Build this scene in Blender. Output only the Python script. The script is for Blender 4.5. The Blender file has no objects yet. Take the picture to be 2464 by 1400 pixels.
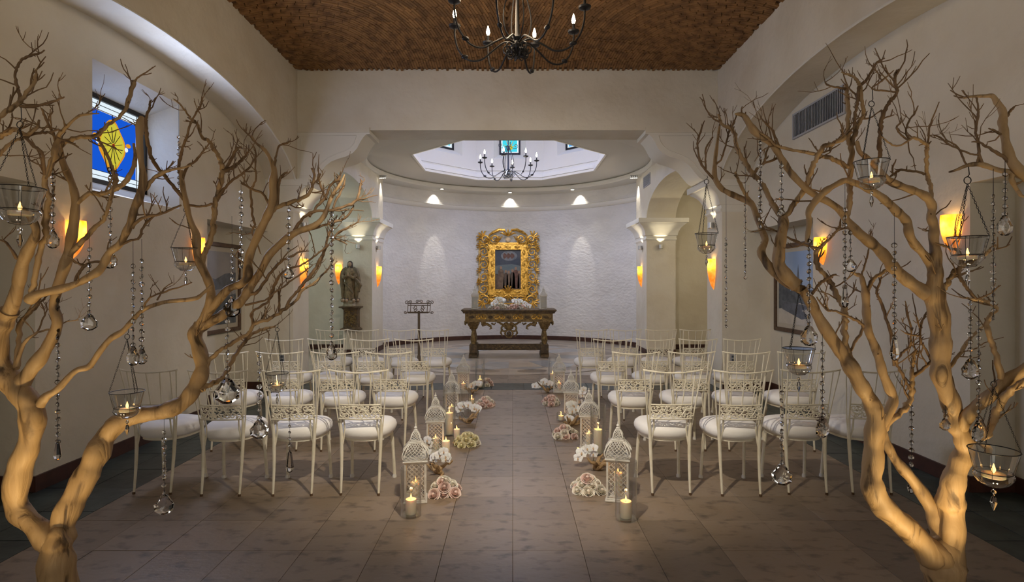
import bpy, math, random
from mathutils import Vector, Matrix, noise
R = math.radians
scene = bpy.context.scene
col = scene.collection

# ------------------------------------------------------------------ camera, world, large lights, exposure
F, PX, PY, H = 1330.0, 1234.0, 680.0, 1.53      # focal length in pixels, principal point, eye height
cam_d = bpy.data.cameras.new('camera')
cam_d.sensor_width = 36.0
cam_d.lens = F / 2464.0 * 36.0
cam_d.shift_x = -(PX - 1232.0) / 2464.0
cam_d.shift_y = (PY - 700.0) / 2464.0
cam_d.clip_start = 0.05
cam = bpy.data.objects.new('camera', cam_d)
cam.location = (0, 0, H)
cam.rotation_euler = (R(90), 0, 0)
col.objects.link(cam)
scene.camera = cam

scene.view_settings.view_transform = 'Standard'
scene.view_settings.look = 'None'
scene.view_settings.exposure = 0.1
scene.view_settings.gamma = 1.0
scene.view_settings.use_curve_mapping = False
scene.cycles.max_bounces = 6
scene.cycles.diffuse_bounces = 3
scene.cycles.glossy_bounces = 2
scene.cycles.transmission_bounces = 5
scene.cycles.transparent_max_bounces = 16
scene.cycles.caustics_reflective = False
scene.cycles.caustics_refractive = False
scene.cycles.use_adaptive_sampling = True
scene.cycles.adaptive_threshold = 0.12
scene.cycles.adaptive_min_samples = 16
scene.cycles.sample_clamp_indirect = 4.0

world = bpy.data.worlds.new('world')
scene.world = world
world.use_nodes = True
world.node_tree.nodes['Background'].inputs[0].default_value = (0.76, 0.70, 0.60, 1)
world.node_tree.nodes['Background'].inputs[1].default_value = 3.0

XC = -0.075            # chapel axis seen from the camera

def lamp(kind, name, loc, energy, color, size=0.05, target=None, angle=60, blend=0.5, size_y=None):
    d = bpy.data.lights.new(name, kind)
    d.energy = energy
    d.color = color
    if kind == 'AREA':
        d.size = size
        if size_y:
            d.shape = 'RECTANGLE'; d.size_y = size_y
    else:
        d.shadow_soft_size = size
    if kind == 'SPOT':
        d.spot_size = R(angle); d.spot_blend = blend
    o = bpy.data.objects.new(name, d)
    o.location = loc
    if target is not None:
        o.rotation_euler = (Vector(target) - Vector(loc)).to_track_quat('-Z', 'Y').to_euler()
    col.objects.link(o)
    return o

WARM = (1.0, 0.78, 0.52)
COOL = (0.50, 0.62, 1.0)
# hanging lamp of the bay behind the camera (throws the chair shadows), chandelier, windows, added rotunda and lantern fills
lamp('SPOT', 'entrance_spotlight', (0.0, 2.3, 2.92), 270, (1.0, 0.88, 0.70), 0.04, (0.0, 6.0, 0.6), 96, 0.6)
lamp('POINT', 'bay_lamp', (XC, 4.9, 3.95), 27, WARM, 0.25)
lamp('POINT', 'rotunda_fill', (XC, 11.65, 3.55), 34, (1.0, 0.90, 0.78), 0.3)  # fill added below the chandelier bulbs, brightens the ring ceiling and band
lamp('SPOT', 'rotunda_down_fill', (XC, 11.65, 3.85), 88, (0.76, 0.82, 1.0), 0.3, (XC, 11.65, 0), 166, 0.3)  # added cool fill without a fixture, stands in for daylight on the apse walls
lamp('AREA', 'nave_window_light', (XC - 3.41, 5.2, 2.85), 36, (0.62, 0.72, 1.0), 1.0, (XC, 5.0, 2.55), size_y=0.9)
lamp('AREA', 'nave_window_glow', (XC - 3.71, 5.2, 2.85), 5, (0.36, 0.54, 1.0), 0.8, (XC, 5.2, 2.85), size_y=0.65)
lamp('AREA', 'lantern_fill', (XC, 11.65, 6.2), 42, (0.56, 0.60, 1.0), 1.4, (XC, 11.65, 0), size_y=1.4)  # added cool fill under the closed lantern roof, brightens its walls
for k_ in range(8):     # daylight through the eight lantern windows
    a_ = k_*math.pi/4
    lamp('SPOT', 'lantern_window_light', (XC+2.0*math.sin(a_), 11.65+2.0*math.cos(a_), 5.2), 100, (0.36, 0.48, 1.0), 0.2, (XC-3.38*math.sin(a_), 11.65-3.38*math.cos(a_), 3.1), 48, 1.0)
# daylight in the left transept, added warm fill in the right one
lamp('POINT', 'left_transept_light', (XC-4.7, 10.3, 2.9), 30, (0.74, 0.95, 1.0), 0.3)
lamp('POINT', 'right_transept_fill', (XC+4.7, 10.3, 2.9), 26, (1.0, 0.86, 0.56), 0.3)
# floor uplights at the two trees
lamp('SPOT', 'tree_uplight_left', (-1.95, 2.02, 0.06), 50, (1.0, 0.72, 0.34), 0.05, (-1.98, 2.5, 1.5), 85, 0.9)
lamp('SPOT', 'tree_uplight_right', (1.80, 2.02, 0.06), 50, (1.0, 0.72, 0.34), 0.05, (1.9, 2.5, 1.5), 85, 0.9)

# ------------------------------------------------------------------ helpers
def px(x, y, Y):
    """a point Y metres in front of the camera that the photograph shows at pixel x, y"""
    return Vector(((x - PX) * Y / F, Y, H - (y - PY) * Y / F))

class MB:
    def __init__(s):
        s.v = []; s.f = []; s.m = []
    def face(s, idx, mi=0):
        s.f.append(tuple(idx)); s.m.append(mi)
    def add(s, vs, fs, mi=0, M=None):
        o = len(s.v)
        for p in vs:
            s.v.append(tuple(M @ Vector(p)) if M is not None else tuple(p))
        for f in fs:
            s.f.append(tuple(i + o for i in f)); s.m.append(mi)
        return s
    def box(s, x0, x1, y0, y1, z0, z1, mi=0, M=None):
        if x1 < x0: x0, x1 = x1, x0
        if y1 < y0: y0, y1 = y1, y0
        vs = [(x0,y0,z0),(x1,y0,z0),(x1,y1,z0),(x0,y1,z0),(x0,y0,z1),(x1,y0,z1),(x1,y1,z1),(x0,y1,z1)]
        fs = [(0,3,2,1),(4,5,6,7),(0,1,5,4),(1,2,6,5),(2,3,7,6),(3,0,4,7)]
        return s.add(vs, fs, mi, M)
    def bbox(s, x0, x1, y0, y1, z0, z1, b=0.004, mi=0, M=None):
        """box with chamfered vertical and top edges"""
        if x1 < x0: x0, x1 = x1, x0
        if y1 < y0: y0, y1 = y1, y0
        def ring(k, z):
            return [(x0+k,y0+k,z),(x1-k,y0+k,z),(x1-k,y1-k,z),(x0+k,y1-k,z)]
        return s.loft([ring(b,z0), ring(0,z0+b), ring(0,z1-b), ring(b,z1)], True, True, mi, M)
    def loft(s, rings, cap0=True, cap1=True, mi=0, M=None, closed=True):
        n = len(rings[0]); vs = []; fs = []
        for r in rings: vs += list(r)
        for i in range(len(rings)-1):
            for j in range(n if closed else n-1):
                a = i*n+j; b = i*n+(j+1) % n
                fs.append((a, b, b+n, a+n))
        if cap0: fs.append(tuple(reversed(range(n))))
        if cap1: fs.append(tuple(range((len(rings)-1)*n, len(rings)*n)))
        return s.add(vs, fs, mi, M)
    def lathe(s, prof, n=16, c=(0,0,0), mi=0, M=None, rib=0, ribd=0.0):
        rings = []
        for r, z in prof:
            ring = []
            for k in range(n):
                a = 2*math.pi*k/n
                rr = r*(1+ribd*math.cos(rib*a)) if rib else r
                ring.append((c[0]+rr*math.cos(a), c[1]+rr*math.sin(a), c[2]+z))
            rings.append(ring)
        return s.loft(rings, prof[0][0] > 1e-5, prof[-1][0] > 1e-5, mi, M)
    def tube(s, pts, rad, n=6, mi=0, M=None, caps=True, closed=False):
        pts = [Vector(p) for p in pts]
        if isinstance(rad, (int, float)): rad = [rad]*len(pts)
        m = len(pts)
        tang = []
        for i in range(m):
            a = pts[i-1] if (i > 0 or closed) else pts[0]
            b = pts[(i+1) % m] if (i < m-1 or closed) else pts[-1]
            t = (b-a)
            tang.append(t.normalized() if t.length > 1e-9 else Vector((0,0,1)))
        u = tang[0].orthogonal().normalized()
        rings = []
        for i in range(m):
            t = tang[i]
            u = (u - t*u.dot(t))
            u = u.normalized() if u.length > 1e-6 else t.orthogonal().normalized()
            w = t.cross(u)
            rings.append([pts[i] + (u*math.cos(2*math.pi*k/n) + w*math.sin(2*math.pi*k/n))*rad[i] for k in range(n)])
        if closed:
            rings.append(rings[0])
            return s.loft(rings, False, False, mi, M)
        return s.loft(rings, caps, caps, mi, M)
    def ball(s, c, r, n=8, m=6, mi=0, M=None):
        if isinstance(r, (int, float)): r = (r, r, r)
        rings = []
        for i in range(m+1):
            p = math.pi*i/m
            sr = max(math.sin(p), 1e-3)
            rings.append([(c[0]+r[0]*sr*math.cos(2*math.pi*k/n), c[1]+r[1]*sr*math.sin(2*math.pi*k/n), c[2]-r[2]*math.cos(p)) for k in range(n)])
        return s.loft(rings, True, True, mi, M)
    def prism(s, poly, axis, a0, a1, mi=0, M=None):
        """poly in the two other axes, extruded along axis from a0 to a1"""
        def P(p, a):
            if axis == 'x': return (a, p[0], p[1])
            if axis == 'y': return (p[0], a, p[1])
            return (p[0], p[1], a)
        return s.loft([[P(p, a0) for p in poly], [P(p, a1) for p in poly]], True, True, mi, M)
    def mesh(s, name, mats, smooth=40):
        me = bpy.data.meshes.new(name)
        me.from_pydata(s.v, [], s.f)
        if not isinstance(mats, (list, tuple)): mats = [mats]
        for m in mats: me.materials.append(m)
        if len(mats) > 1: me.polygons.foreach_set('material_index', s.m)
        import bmesh
        bm = bmesh.new(); bm.from_mesh(me)
        bmesh.ops.recalc_face_normals(bm, faces=bm.faces)
        bm.to_mesh(me); bm.free()
        if smooth:
            me.polygons.foreach_set('use_smooth', [True]*len(me.polygons))
            me.set_sharp_from_angle(angle=R(smooth))
        me.update()
        return me
    def build(s, name, mats, parent=None, smooth=40, loc=None):
        return obj(name, s.mesh(name, mats, smooth), parent, loc)

def obj(name, me, parent=None, loc=None, rot=None, scale=None):
    o = bpy.data.objects.new(name, me)
    col.objects.link(o)
    if parent is not None: o.parent = parent
    if loc is not None: o.location = loc
    if rot is not None: o.rotation_euler = rot
    if scale is not None: o.scale = scale
    return o
def tag(o, label=None, cat=None, group=None, kind=None):
    if label: o['label'] = label
    if cat: o['category'] = cat
    if group: o['group'] = group
    if kind: o['kind'] = kind
    return o
def thing(name, label, cat, loc=(0,0,0), rz=0, group=None):
    o = bpy.data.objects.new(name, None)
    o.empty_display_size = 0.05
    col.objects.link(o)
    o.location = loc; o.rotation_euler = (0, 0, rz)
    return tag(o, label, cat, group)
def copy_tree(o, parent=None):
    c = o.copy(); col.objects.link(c); c.parent = parent
    for ch in o.children: copy_tree(ch, c)
    return c
def struct(o): o['kind'] = 'structure'; return o

def crom(pts, sub=4):
    """Catmull-Rom through tuples of any length"""
    out = []
    n = len(pts)
    for i in range(n-1):
        p0 = pts[max(i-1,0)]; p1 = pts[i]; p2 = pts[i+1]; p3 = pts[min(i+2,n-1)]
        for k in range(sub):
            t = k/sub
            out.append(tuple(0.5*((2*b)+(-a+c)*t+(2*a-5*b+4*c-d)*t*t+(-a+3*b-3*c+d)*t**3) for a,b,c,d in zip(p0,p1,p2,p3)))
    out.append(tuple(pts[-1]))
    return out
def spiral(c, r0, r1, a0, turns, n, plane='xz', y=0.0):
    pts = []
    for i in range(n+1):
        t = i/n
        r = r0+(r1-r0)*t; a = a0+turns*2*math.pi*t
        u, v = c[0]+r*math.cos(a), c[1]+r*math.sin(a)
        pts.append((u, y, v) if plane == 'xz' else ((y, u, v) if plane == 'yz' else (u, v, y)))
    return pts

# ------------------------------------------------------------------ materials
def mat(name, base, rough=0.6, metal=0.0, var=None, vscale=8.0, bump=0.0, bscale=20.0, rand=0.0, spec=0.5, detail=4.0,
        stretch=None, sss=0.0, emit=None, estr=0.0, vpos=(0.4, 0.65), coord='pos', alpha=None, trans=0.0, ior=1.45):
    m = bpy.data.materials.new(name)
    m.use_nodes = True
    nt = m.node_tree; N = nt.nodes; L = nt.links
    b = N['Principled BSDF']
    b.inputs['Roughness'].default_value = rough
    b.inputs['Metallic'].default_value = metal
    b.inputs['Specular IOR Level'].default_value = spec
    b.inputs['IOR'].default_value = ior
    if trans: b.inputs['Transmission Weight'].default_value = trans
    c4 = (*base, 1)
    b.inputs['Base Color'].default_value = c4
    src = None
    def coords():
        nonlocal src
        if src is None:
            if coord == 'pos':
                src = N.new('ShaderNodeNewGeometry').outputs['Position']
            else:
                src = N.new('ShaderNodeTexCoord').outputs['Object']
            if stretch:
                mp = N.new('ShaderNodeMapping'); mp.inputs['Scale'].default_value = stretch
                L.new(src, mp.inputs['Vector']); src = mp.outputs['Vector']
        return src
    out = None
    if var is not None:
        nz = N.new('ShaderNodeTexNoise'); nz.inputs['Scale'].default_value = vscale; nz.inputs['Detail'].default_value = detail
        L.new(coords(), nz.inputs['Vector'])
        rp = N.new('ShaderNodeValToRGB')
        rp.color_ramp.elements[0].position = vpos[0]; rp.color_ramp.elements[1].position = vpos[1]
        rp.color_ramp.elements[0].color = c4; rp.color_ramp.elements[1].color = (*var, 1)
        L.new(nz.outputs['Fac'], rp.inputs['Fac'])
        out = rp.outputs['Color']
    if rand:
        oi = N.new('ShaderNodeObjectInfo')
        hv = N.new('ShaderNodeHueSaturation')
        mr = N.new('ShaderNodeMapRange'); mr.inputs['To Min'].default_value = 1-rand; mr.inputs['To Max'].default_value = 1+rand
        L.new(oi.outputs['Random'], mr.inputs['Value']); L.new(mr.outputs['Result'], hv.inputs['Value'])
        if out is not None: L.new(out, hv.inputs['Color'])
        else: hv.inputs['Color'].default_value = c4
        out = hv.outputs['Color']
    if out is not None: L.new(out, b.inputs['Base Color'])
    if bump:
        nb = N.new('ShaderNodeTexNoise'); nb.inputs['Scale'].default_value = bscale; nb.inputs['Detail'].default_value = 5
        L.new(coords(), nb.inputs['Vector'])
        bp = N.new('ShaderNodeBump'); bp.inputs['Strength'].default_value = min(bump, 1.0); bp.inputs['Distance'].default_value = 0.02*max(1.0, bump)
        L.new(nb.outputs['Fac'], bp.inputs['Height']); L.new(bp.outputs['Normal'], b.inputs['Normal'])
    if sss:
        b.inputs['Subsurface Weight'].default_value = sss
        b.inputs['Subsurface Radius'].default_value = (0.03, 0.015, 0.008)
        b.inputs['Subsurface Scale'].default_value = 1.0
    if emit is not None:
        b.inputs['Emission Color'].default_value = (*emit, 1); b.inputs['Emission Strength'].default_value = estr
    return m
def clear_glass(name, tint=(0.985, 0.99, 0.99), k=0.035, kf=0.7):
    m = bpy.data.materials.new(name); m.use_nodes = True
    nt = m.node_tree; N = nt.nodes; L = nt.links
    N.remove(N['Principled BSDF'])
    t = N.new('ShaderNodeBsdfTransparent'); t.inputs[0].default_value = (*tint, 1)
    g = N.new('ShaderNodeBsdfGlossy'); g.inputs['Roughness'].default_value = 0.04; g.inputs['Color'].default_value = (0.95,0.97,1,1)
    lw = N.new('ShaderNodeLayerWeight'); lw.inputs['Blend'].default_value = 0.32
    mx = N.new('ShaderNodeMath'); mx.operation = 'MULTIPLY_ADD'; mx.inputs[1].default_value = kf; mx.inputs[2].default_value = k
    mx.use_clamp = True
    L.new(lw.outputs['Facing'], mx.inputs[0])
    ms = N.new('ShaderNodeMixShader')
    L.new(mx.outputs[0], ms.inputs[0]); L.new(t.outputs[0], ms.inputs[1]); L.new(g.outputs[0], ms.inputs[2])
    L.new(ms.outputs[0], N['Material Output'].inputs['Surface'])
    return m
def glow(name, color, strength):
    m = bpy.data.materials.new(name); m.use_nodes = True
    N = m.node_tree.nodes; L = m.node_tree.links
    N.remove(N['Principled BSDF'])
    e = N.new('ShaderNodeEmission'); e.inputs[0].default_value = (*color, 1); e.inputs[1].default_value = strength
    L.new(e.outputs[0], N['Material Output'].inputs['Surface'])
    return m

STUCCO = mat('stucco', (0.74, 0.69, 0.59), 0.9, var=(0.68, 0.62, 0.51), vscale=1.6, bump=0.8, bscale=6, spec=0.15)
ROUGHSTUCCO = mat('trowelled_stucco', (0.76, 0.74, 0.72), 0.9, var=(0.70, 0.68, 0.66), vscale=2.0, bump=1.1, bscale=10, spec=0.15, stretch=(1, 1, 1.7))
PLASTER = mat('smooth_plaster', (0.76, 0.73, 0.66), 0.85, bump=0.08, bscale=12, spec=0.2)
TILE = mat('travertine', (0.248, 0.188, 0.135), 0.45, var=(0.085, 0.063, 0.047), vscale=8.5, bump=0.12, bscale=18, rand=0.17, stretch=(1, 1.6, 1), detail=14, vpos=(0.53, 0.76))
GROUT = mat('grout', (0.20, 0.165, 0.13), 0.9)
SLATE = mat('slate', (0.024, 0.034, 0.034), 0.38, var=(0.055, 0.075, 0.07), vscale=5, bump=0.25, bscale=9, rand=0.3)
MARBLE = mat('cream_marble', (0.50, 0.43, 0.35), 0.28, var=(0.40, 0.33, 0.27), vscale=3, rand=0.1)
MARBLE_D = mat('brown_marble', (0.22, 0.18, 0.15), 0.28, var=(0.30, 0.25, 0.20), vscale=4, rand=0.15)
MARBLE_G = mat('grey_marble', (0.30, 0.31, 0.32), 0.28, var=(0.40, 0.40, 0.40), vscale=4, rand=0.15)
BASEB = mat('dark_red_wood', (0.075, 0.03, 0.02), 0.5, var=(0.05, 0.02, 0.015), vscale=10)
BRICK = mat('brick', (0.30, 0.155, 0.058), 0.85, var=(0.19, 0.10, 0.042), vscale=5, bump=0.4, bscale=40, rand=0.28)
BRICKS = mat('brick_field', (0.30, 0.155, 0.058), 0.85, var=(0.15, 0.075, 0.03), vscale=9, bump=0.4, bscale=40, detail=6)
MORTAR = mat('mortar', (0.10, 0.055, 0.03), 0.95)
IVORY = mat('ivory_enamel', (0.82, 0.77, 0.64), 0.42, var=(0.74, 0.68, 0.53), vscale=14, coord='obj')
FABRIC = mat('white_fabric', (0.88, 0.86, 0.84), 0.9, bump=0.1, bscale=250, spec=0.2, coord='obj')
def bark():
    m = bpy.data.materials.new('bare_wood'); m.use_nodes = True
    N = m.node_tree.nodes; L = m.node_tree.links; b = N['Principled BSDF']; b.inputs['Roughness'].default_value = 0.6
    g = N.new('ShaderNodeNewGeometry'); mp = N.new('ShaderNodeMapping'); mp.inputs['Scale'].default_value = (1, 1, 0.22)
    L.new(g.outputs['Position'], mp.inputs['Vector'])
    n1 = N.new('ShaderNodeTexNoise'); n1.inputs['Scale'].default_value = 13; n1.inputs['Detail'].default_value = 7; n1.inputs['Distortion'].default_value = 1.3
    L.new(mp.outputs[0], n1.inputs['Vector'])
    r = N.new('ShaderNodeValToRGB'); e = r.color_ramp.elements
    e[0].position = 0.40; e[0].color = (0.45, 0.30, 0.15, 1); e[1].position = 0.72; e[1].color = (0.075, 0.045, 0.022, 1)
    k = e.new(0.56); k.color = (0.37, 0.24, 0.115, 1); k = e.new(0.63); k.color = (0.17, 0.105, 0.05, 1)
    L.new(n1.outputs['Fac'], r.inputs['Fac']); L.new(r.outputs[0], b.inputs['Base Color'])
    bp = N.new('ShaderNodeBump'); bp.inputs['Strength'].default_value = 0.55; bp.inputs['Distance'].default_value = 0.02; bp.invert = True
    L.new(n1.outputs['Fac'], bp.inputs['Height']); L.new(bp.outputs[0], b.inputs['Normal'])
    return m
BARK = bark()
TWIG = mat('twig_wood', (0.25, 0.155, 0.078), 0.7, var=(0.15, 0.088, 0.042), vscale=14)
KNOT = mat('knot_wood', (0.10, 0.055, 0.025), 0.8)
IRON = mat('black_iron', (0.035, 0.034, 0.036), 0.45, metal=0.6)
BRONZE = mat('dark_bronze_iron', (0.16, 0.12, 0.085), 0.5, metal=0.4)
GLASS = clear_glass('clear_glass')
VGLASS = clear_glass('votive_glass', (0.87, 0.88, 0.88), 0.07, 0.9)
CRYSTAL = mat('crystal', (0.97, 0.98, 1.0), 0.02, trans=1.0, ior=1.5)
WAX = mat('candle_wax', (0.86, 0.76, 0.58), 0.5, sss=0.6)
WICK = mat('wick', (0.02, 0.015, 0.01), 0.9)
FLAME = glow('flame', (1.0, 0.50, 0.13), 5)
BULB = glow('lamp_bulb', (1.0, 0.80, 0.50), 40)
LANTERNW = mat('white_enamel', (0.72, 0.70, 0.65), 0.5, var=(0.62, 0.58, 0.52), vscale=30, coord='obj')
GOLD = mat('gilded_wood', (0.92, 0.56, 0.12), 0.34, metal=0.75, var=(0.42, 0.21, 0.03), vscale=26, bump=0.3, bscale=40)
CARVED = mat('carved_dark_wood', (0.075, 0.05, 0.03), 0.5, var=(0.16, 0.105, 0.05), vscale=18, bump=0.4, bscale=60)
GILTW = mat('worn_gilt_wood', (0.27, 0.18, 0.07), 0.45, metal=0.35, var=(0.12, 0.075, 0.03), vscale=22, bump=0.3, bscale=60)
AMBER = mat('alabaster', (0.85, 0.42, 0.08), 0.5, var=(1.0, 0.62, 0.22), vscale=14, emit=(1.0, 0.42, 0.06), estr=2.2)
STEEL = mat('brushed_steel', (0.5, 0.5, 0.5), 0.4, metal=0.9)
GRILLE = mat('grey_grille', (0.42, 0.43, 0.47), 0.5)

# ------------------------------------------------------------------ floor
mb = MB(); mb.box(-4.3, 4.3, -3.4, 8.43, -0.12, -0.012)
floor = struct(mb.build('floor', GROUT, None, 0))
TB = MB(); TB.bbox(-0.199, 0.199, -0.199, 0.199, -0.012, 0.0, 0.0012); tile_me = TB.mesh('floor_tile', TILE, 0)
rnd = random.Random(3)
for r_ in range(17):
    y0 = 1.16 + 0.4*r_
    y1 = min(y0+0.4, 7.9)
    for c_ in range(14):
        o = obj('floor_tile', tile_me, floor, (-2.6+0.4*c_, (y0+y1)/2, rnd.uniform(-0.0012, 0.0004)), (0, 0, rnd.choice((0, 2))*math.pi/2))
        o.scale = (1, (y1-y0)/0.4, 1)
mb = MB(); mb.box(-2.8, 2.8, -3.4, 1.158, -0.012, -0.0006); mb.build('entrance_paving', TILE, floor, 0)
SB = MB(); SB.bbox(-0.5, 0.5, -0.5, 0.5, -0.012, 0.0, 0.004)
slate_me = SB.mesh('slate_tile', SLATE, 0)
def slate(x0, x1, y0, y1):
    g = 0.004
    o = obj('slate_tile', slate_me, floor, ((x0+x1)/2, (y0+y1)/2, rnd.uniform(-0.002, 0.0005)))
    o.scale = (x1-x0-g, y1-y0-g, 1)
for xa, xb, nc in ((XC-3.425, -2.8, 2), (2.8, XC+3.425, 2), (XC-3.76, XC-3.425, 1), (XC+3.425, XC+3.76, 1)):
    w = (xb-xa)/nc
    for c_ in range(nc):
        for r_ in range(14):
            y0 = 2.02+0.42*r_
            slate(xa+c_*w, xa+(c_+1)*w, y0, y0+0.42)
for c_ in range(13): slate(XC-3.06+c_*0.4708, XC-3.06+(c_+1)*0.4708, 7.905, 8.43)
# rotunda floor: marble field with an inlaid roundel
mb = MB(); mb.box(-6.2, 6.0, 8.43, 15.6, -0.12, -0.006)
floor2 = struct(mb.build('floor', MARBLE, None, 0))
RC = Vector((XC, 11.65, 0)); RR = 3.38
for r_ in range(2):
    for c_ in range(12):
        o = obj('marble_tile', tile_me, floor2, (XC-2.75+0.5*c_, 8.43+0.185+0.37*r_, -0.001)); o.scale = (0.5/0.4, 0.37/0.4, 1)
def wedge(r0, r1, a0, a1, z, m, nm):
    n = 4; po = [(RC.x+r1*math.sin(a0+(a1-a0)*i/n), RC.y+r1*math.cos(a0+(a1-a0)*i/n)) for i in range(n+1)]
    po += [(RC.x+r0*math.sin(a1+(a0-a1)*i/n), RC.y+r0*math.cos(a1+(a0-a1)*i/n)) for i in range(n+1)]
    b = MB(); b.prism(po, 'z', -0.006, z); b.build(nm, m, floor2, 0)
for k in range(32):
    a = 2*math.pi*k/32; g = 0.0012
    wedge(2.46, 2.50, a+g, a+2*math.pi/32-g, 0.0005, MARBLE_D, 'roundel_border')
    if k % 2 == 0: wedge(1.75, 2.455, a+g, a+2*math.pi/16-g, 0.0, MARBLE, 'roundel_segment')
    if k % 2 == 0: wedge(1.0, 1.745, a+g, a+2*math.pi/16-g, 0.0, (MARBLE_G, MARBLE)[(k//2) % 2], 'roundel_segment')
for k in range(16):
    a = 2*math.pi*(k+0.5)/16; po = []
    for i in range(20):
        t = 2*math.pi*i/20
        rr = 2.1+0.17*math.sin(t); aa = a+0.125*math.cos(t)
        po.append((RC.x+rr*math.sin(aa), RC.y+rr*math.cos(aa)))
    b = MB(); b.prism(po, 'z', -0.004, 0.0012); b.build('roundel_inlay', MARBLE_D, floor2, 0)
    po = []
    for aa, rr in ((a-0.19, 1.76), (a, 1.98), (a+0.19, 1.76), (a, 1.62)):
        po.append((RC.x+rr*math.sin(aa), RC.y+rr*math.cos(aa)))
    b = MB(); b.prism(po, 'z', -0.004, 0.0012); b.build('roundel_inlay', MARBLE_G, floor2, 0)

# ------------------------------------------------------------------ nave side walls
ZT = 4.57
WD, ND = 3.425, 3.005           # recessed wall plane, arcade plane (distance from the axis)
def ellarch(y, yc, a, b, z0):
    t = 1-((y-yc)/a)**2
    return z0+b*math.sqrt(max(t, 0.0))
for s, nm in ((-1, 'left'), (1, 'right')):
    X = lambda d: XC+s*d
    mb = MB()
    def wb(d0, d1, y0, y1, z0, z1): mb.box(X(d0), X(d1), y0, y1, z0, z1)
    D2 = WD+0.33
    wb(WD, D2, -3.4, 2.35, 0, ZT+0.9)
    wb(WD, D2, 2.35, 4.05, 2.26, ZT+0.9)
    NY = 6.33 if s < 0 else 6.17
    wb(WD, D2, NY, 7.9, 2.26, ZT+0.9)
    if s < 0:
        wb(WD, D2, 4.05, 4.6, 0, ZT+0.9); wb(WD, D2, 5.8, 6.33, 0, ZT+0.9)
        wb(WD, D2, 4.6, 5.8, 0, 2.30); wb(WD, D2, 4.6, 5.8, 3.40, ZT+0.9)
        wb(D2, D2+0.3, -3.4, 4.7, 0, ZT+0.9); wb(D2, D2+0.3, 5.7, 7.9, 0, ZT+0.9)
        wb(D2, D2+0.3, 4.7, 5.7, 0, 2.46); wb(D2, D2+0.3, 4.7, 5.7, 3.22, ZT+0.9)
        q0 = [(X(WD), 4.6, 2.30), (X(WD), 5.8, 2.30), (X(WD), 5.8, 3.40), (X(WD), 4.6, 3.40)]
        q1 = [(X(D2+0.005), 4.7, 2.46), (X(D2+0.005), 5.7, 2.46), (X(D2+0.005), 5.7, 3.22), (X(D2+0.005), 4.7, 3.22)]
        mb.loft([q0, q1], False, False)
    else:
        wb(WD, D2, 4.05, NY, 0, ZT+0.9)
        wb(D2, D2+0.3, -3.4, 7.9, 0, ZT+0.9)
    wall = struct(mb.build('wall_'+nm, STUCCO, None, 0))
    # arcade wall with its basket arch
    ab = MB(); n = 40; A, B, YC, Z0 = 2.8, 1.0, 5.1, 2.75
    ys = [YC-A*math.cos(math.pi*i/n) for i in range(n+1)]
    fr = [(X(ND), y, ellarch(y, YC, A, B, Z0)) for y in ys]; bk = [(X(WD+0.01), p[1], p[2]) for p in fr]
    ft = [(X(ND), y, ZT+0.05) for y in ys]
    ab.loft([ft, fr, bk], False, False, closed=False)
    ab.box(X(ND), X(WD+0.01), -3.4, YC-A, 0, ZT+0.05)
    ab.box(X(ND), X(WD+0.01), 7.9-0.0, 7.902, 2.9, ZT+0.05)
    a_o = ab.build('arcade_arch', STUCCO, wall, 30)
    bb = MB(); bb.tube([(p[0]-s*0.002, p[1], p[2]) for p in fr], 0.012, 6)
    bb.build('arch_bead', PLASTER, wall)
    # baseboards
    bd = MB()
    for y0, y1, d in ((4.05, NY, WD), (NY, 7.9, D2), (2.35, 4.05, D2)):
        bd.box(X(d-0.018), X(d+0.005), y0, y1, 0, 0.115)
    bd.box(X(WD-0.018), X(D2), 4.032, 4.05, 0, 0.115); bd.box(X(WD-0.018), X(D2), NY, NY+0.018, 0, 0.115)
    bd.box(X(3.07), X(D2), 7.882, 7.9, 0, 0.115)
    struct(bd.build('baseboard_'+nm, BASEB, None, 0))

# end of the nave behind the camera: unseen entrance, left wide open to let fill light in
mb = MB()
mb.box(-4.3, -1.6, -3.6, -3.4, 0, 5.5); mb.box(1.6, 4.3, -3.6, -3.4, 0, 5.5); mb.box(-1.6, 1.6, -3.6, -3.4, 2.9, 5.5)
struct(mb.build('wall_entrance', STUCCO, None, 0))

# ------------------------------------------------------------------ end wall of the nave: beam, corbels, piers with capitals
mb = MB()
mb.box(XC-4.1, XC+4.1, 7.9, 8.43, 3.71, 5.6)
mb.box(XC-4.1, XC-3.07, 7.9, 8.43, 2.95, 3.72); mb.box(XC+3.07, XC+4.1, 7.9, 8.43, 2.95, 3.72)
wend = struct(mb.build('wall_end', STUCCO, None, 0))
def capital(mb, x0, x1, y0, y1, z0, z1, out, sides):
    """classical capital: sides = (left, right, front, back) that project"""
    h = z1-z0
    prof = [(0.0, 0.0), (0.10, 0.0), (0.12, 0.0), (0.13, 0.03), (0.07, 0.06), (0.15, 0.10), (0.24, 0.12), (0.26, 0.17), (0.36, 0.20), (0.52, 0.26), (0.66, 0.38), (0.76, 0.58), (0.82, 0.80), (0.84, 0.90), (0.86, 0.93), (0.88, 1.0), (1.0, 1.0)]
    prof = [(0.0, 0.02), (0.05, 0.10), (0.10, 0.10), (0.12, 0.04), (0.22, 0.06), (0.24, 0.16), (0.30, 0.18), (0.42, 0.24), (0.56, 0.38), (0.68, 0.60), (0.76, 0.82), (0.79, 0.86), (0.80, 0.98), (0.98, 1.0), (1.0, 0.98)]
    rings = []
    for t, o in prof:
        e = out*o
        a, b, c, d = [e*k for k in sides]
        rings.append([(x0-a, y0-c, z0+t*h), (x1+b, y0-c, z0+t*h), (x1+b, y1+d, z0+t*h), (x0-a, y1+d, z0+t*h)])
    mb.loft(rings, True, True)
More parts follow.
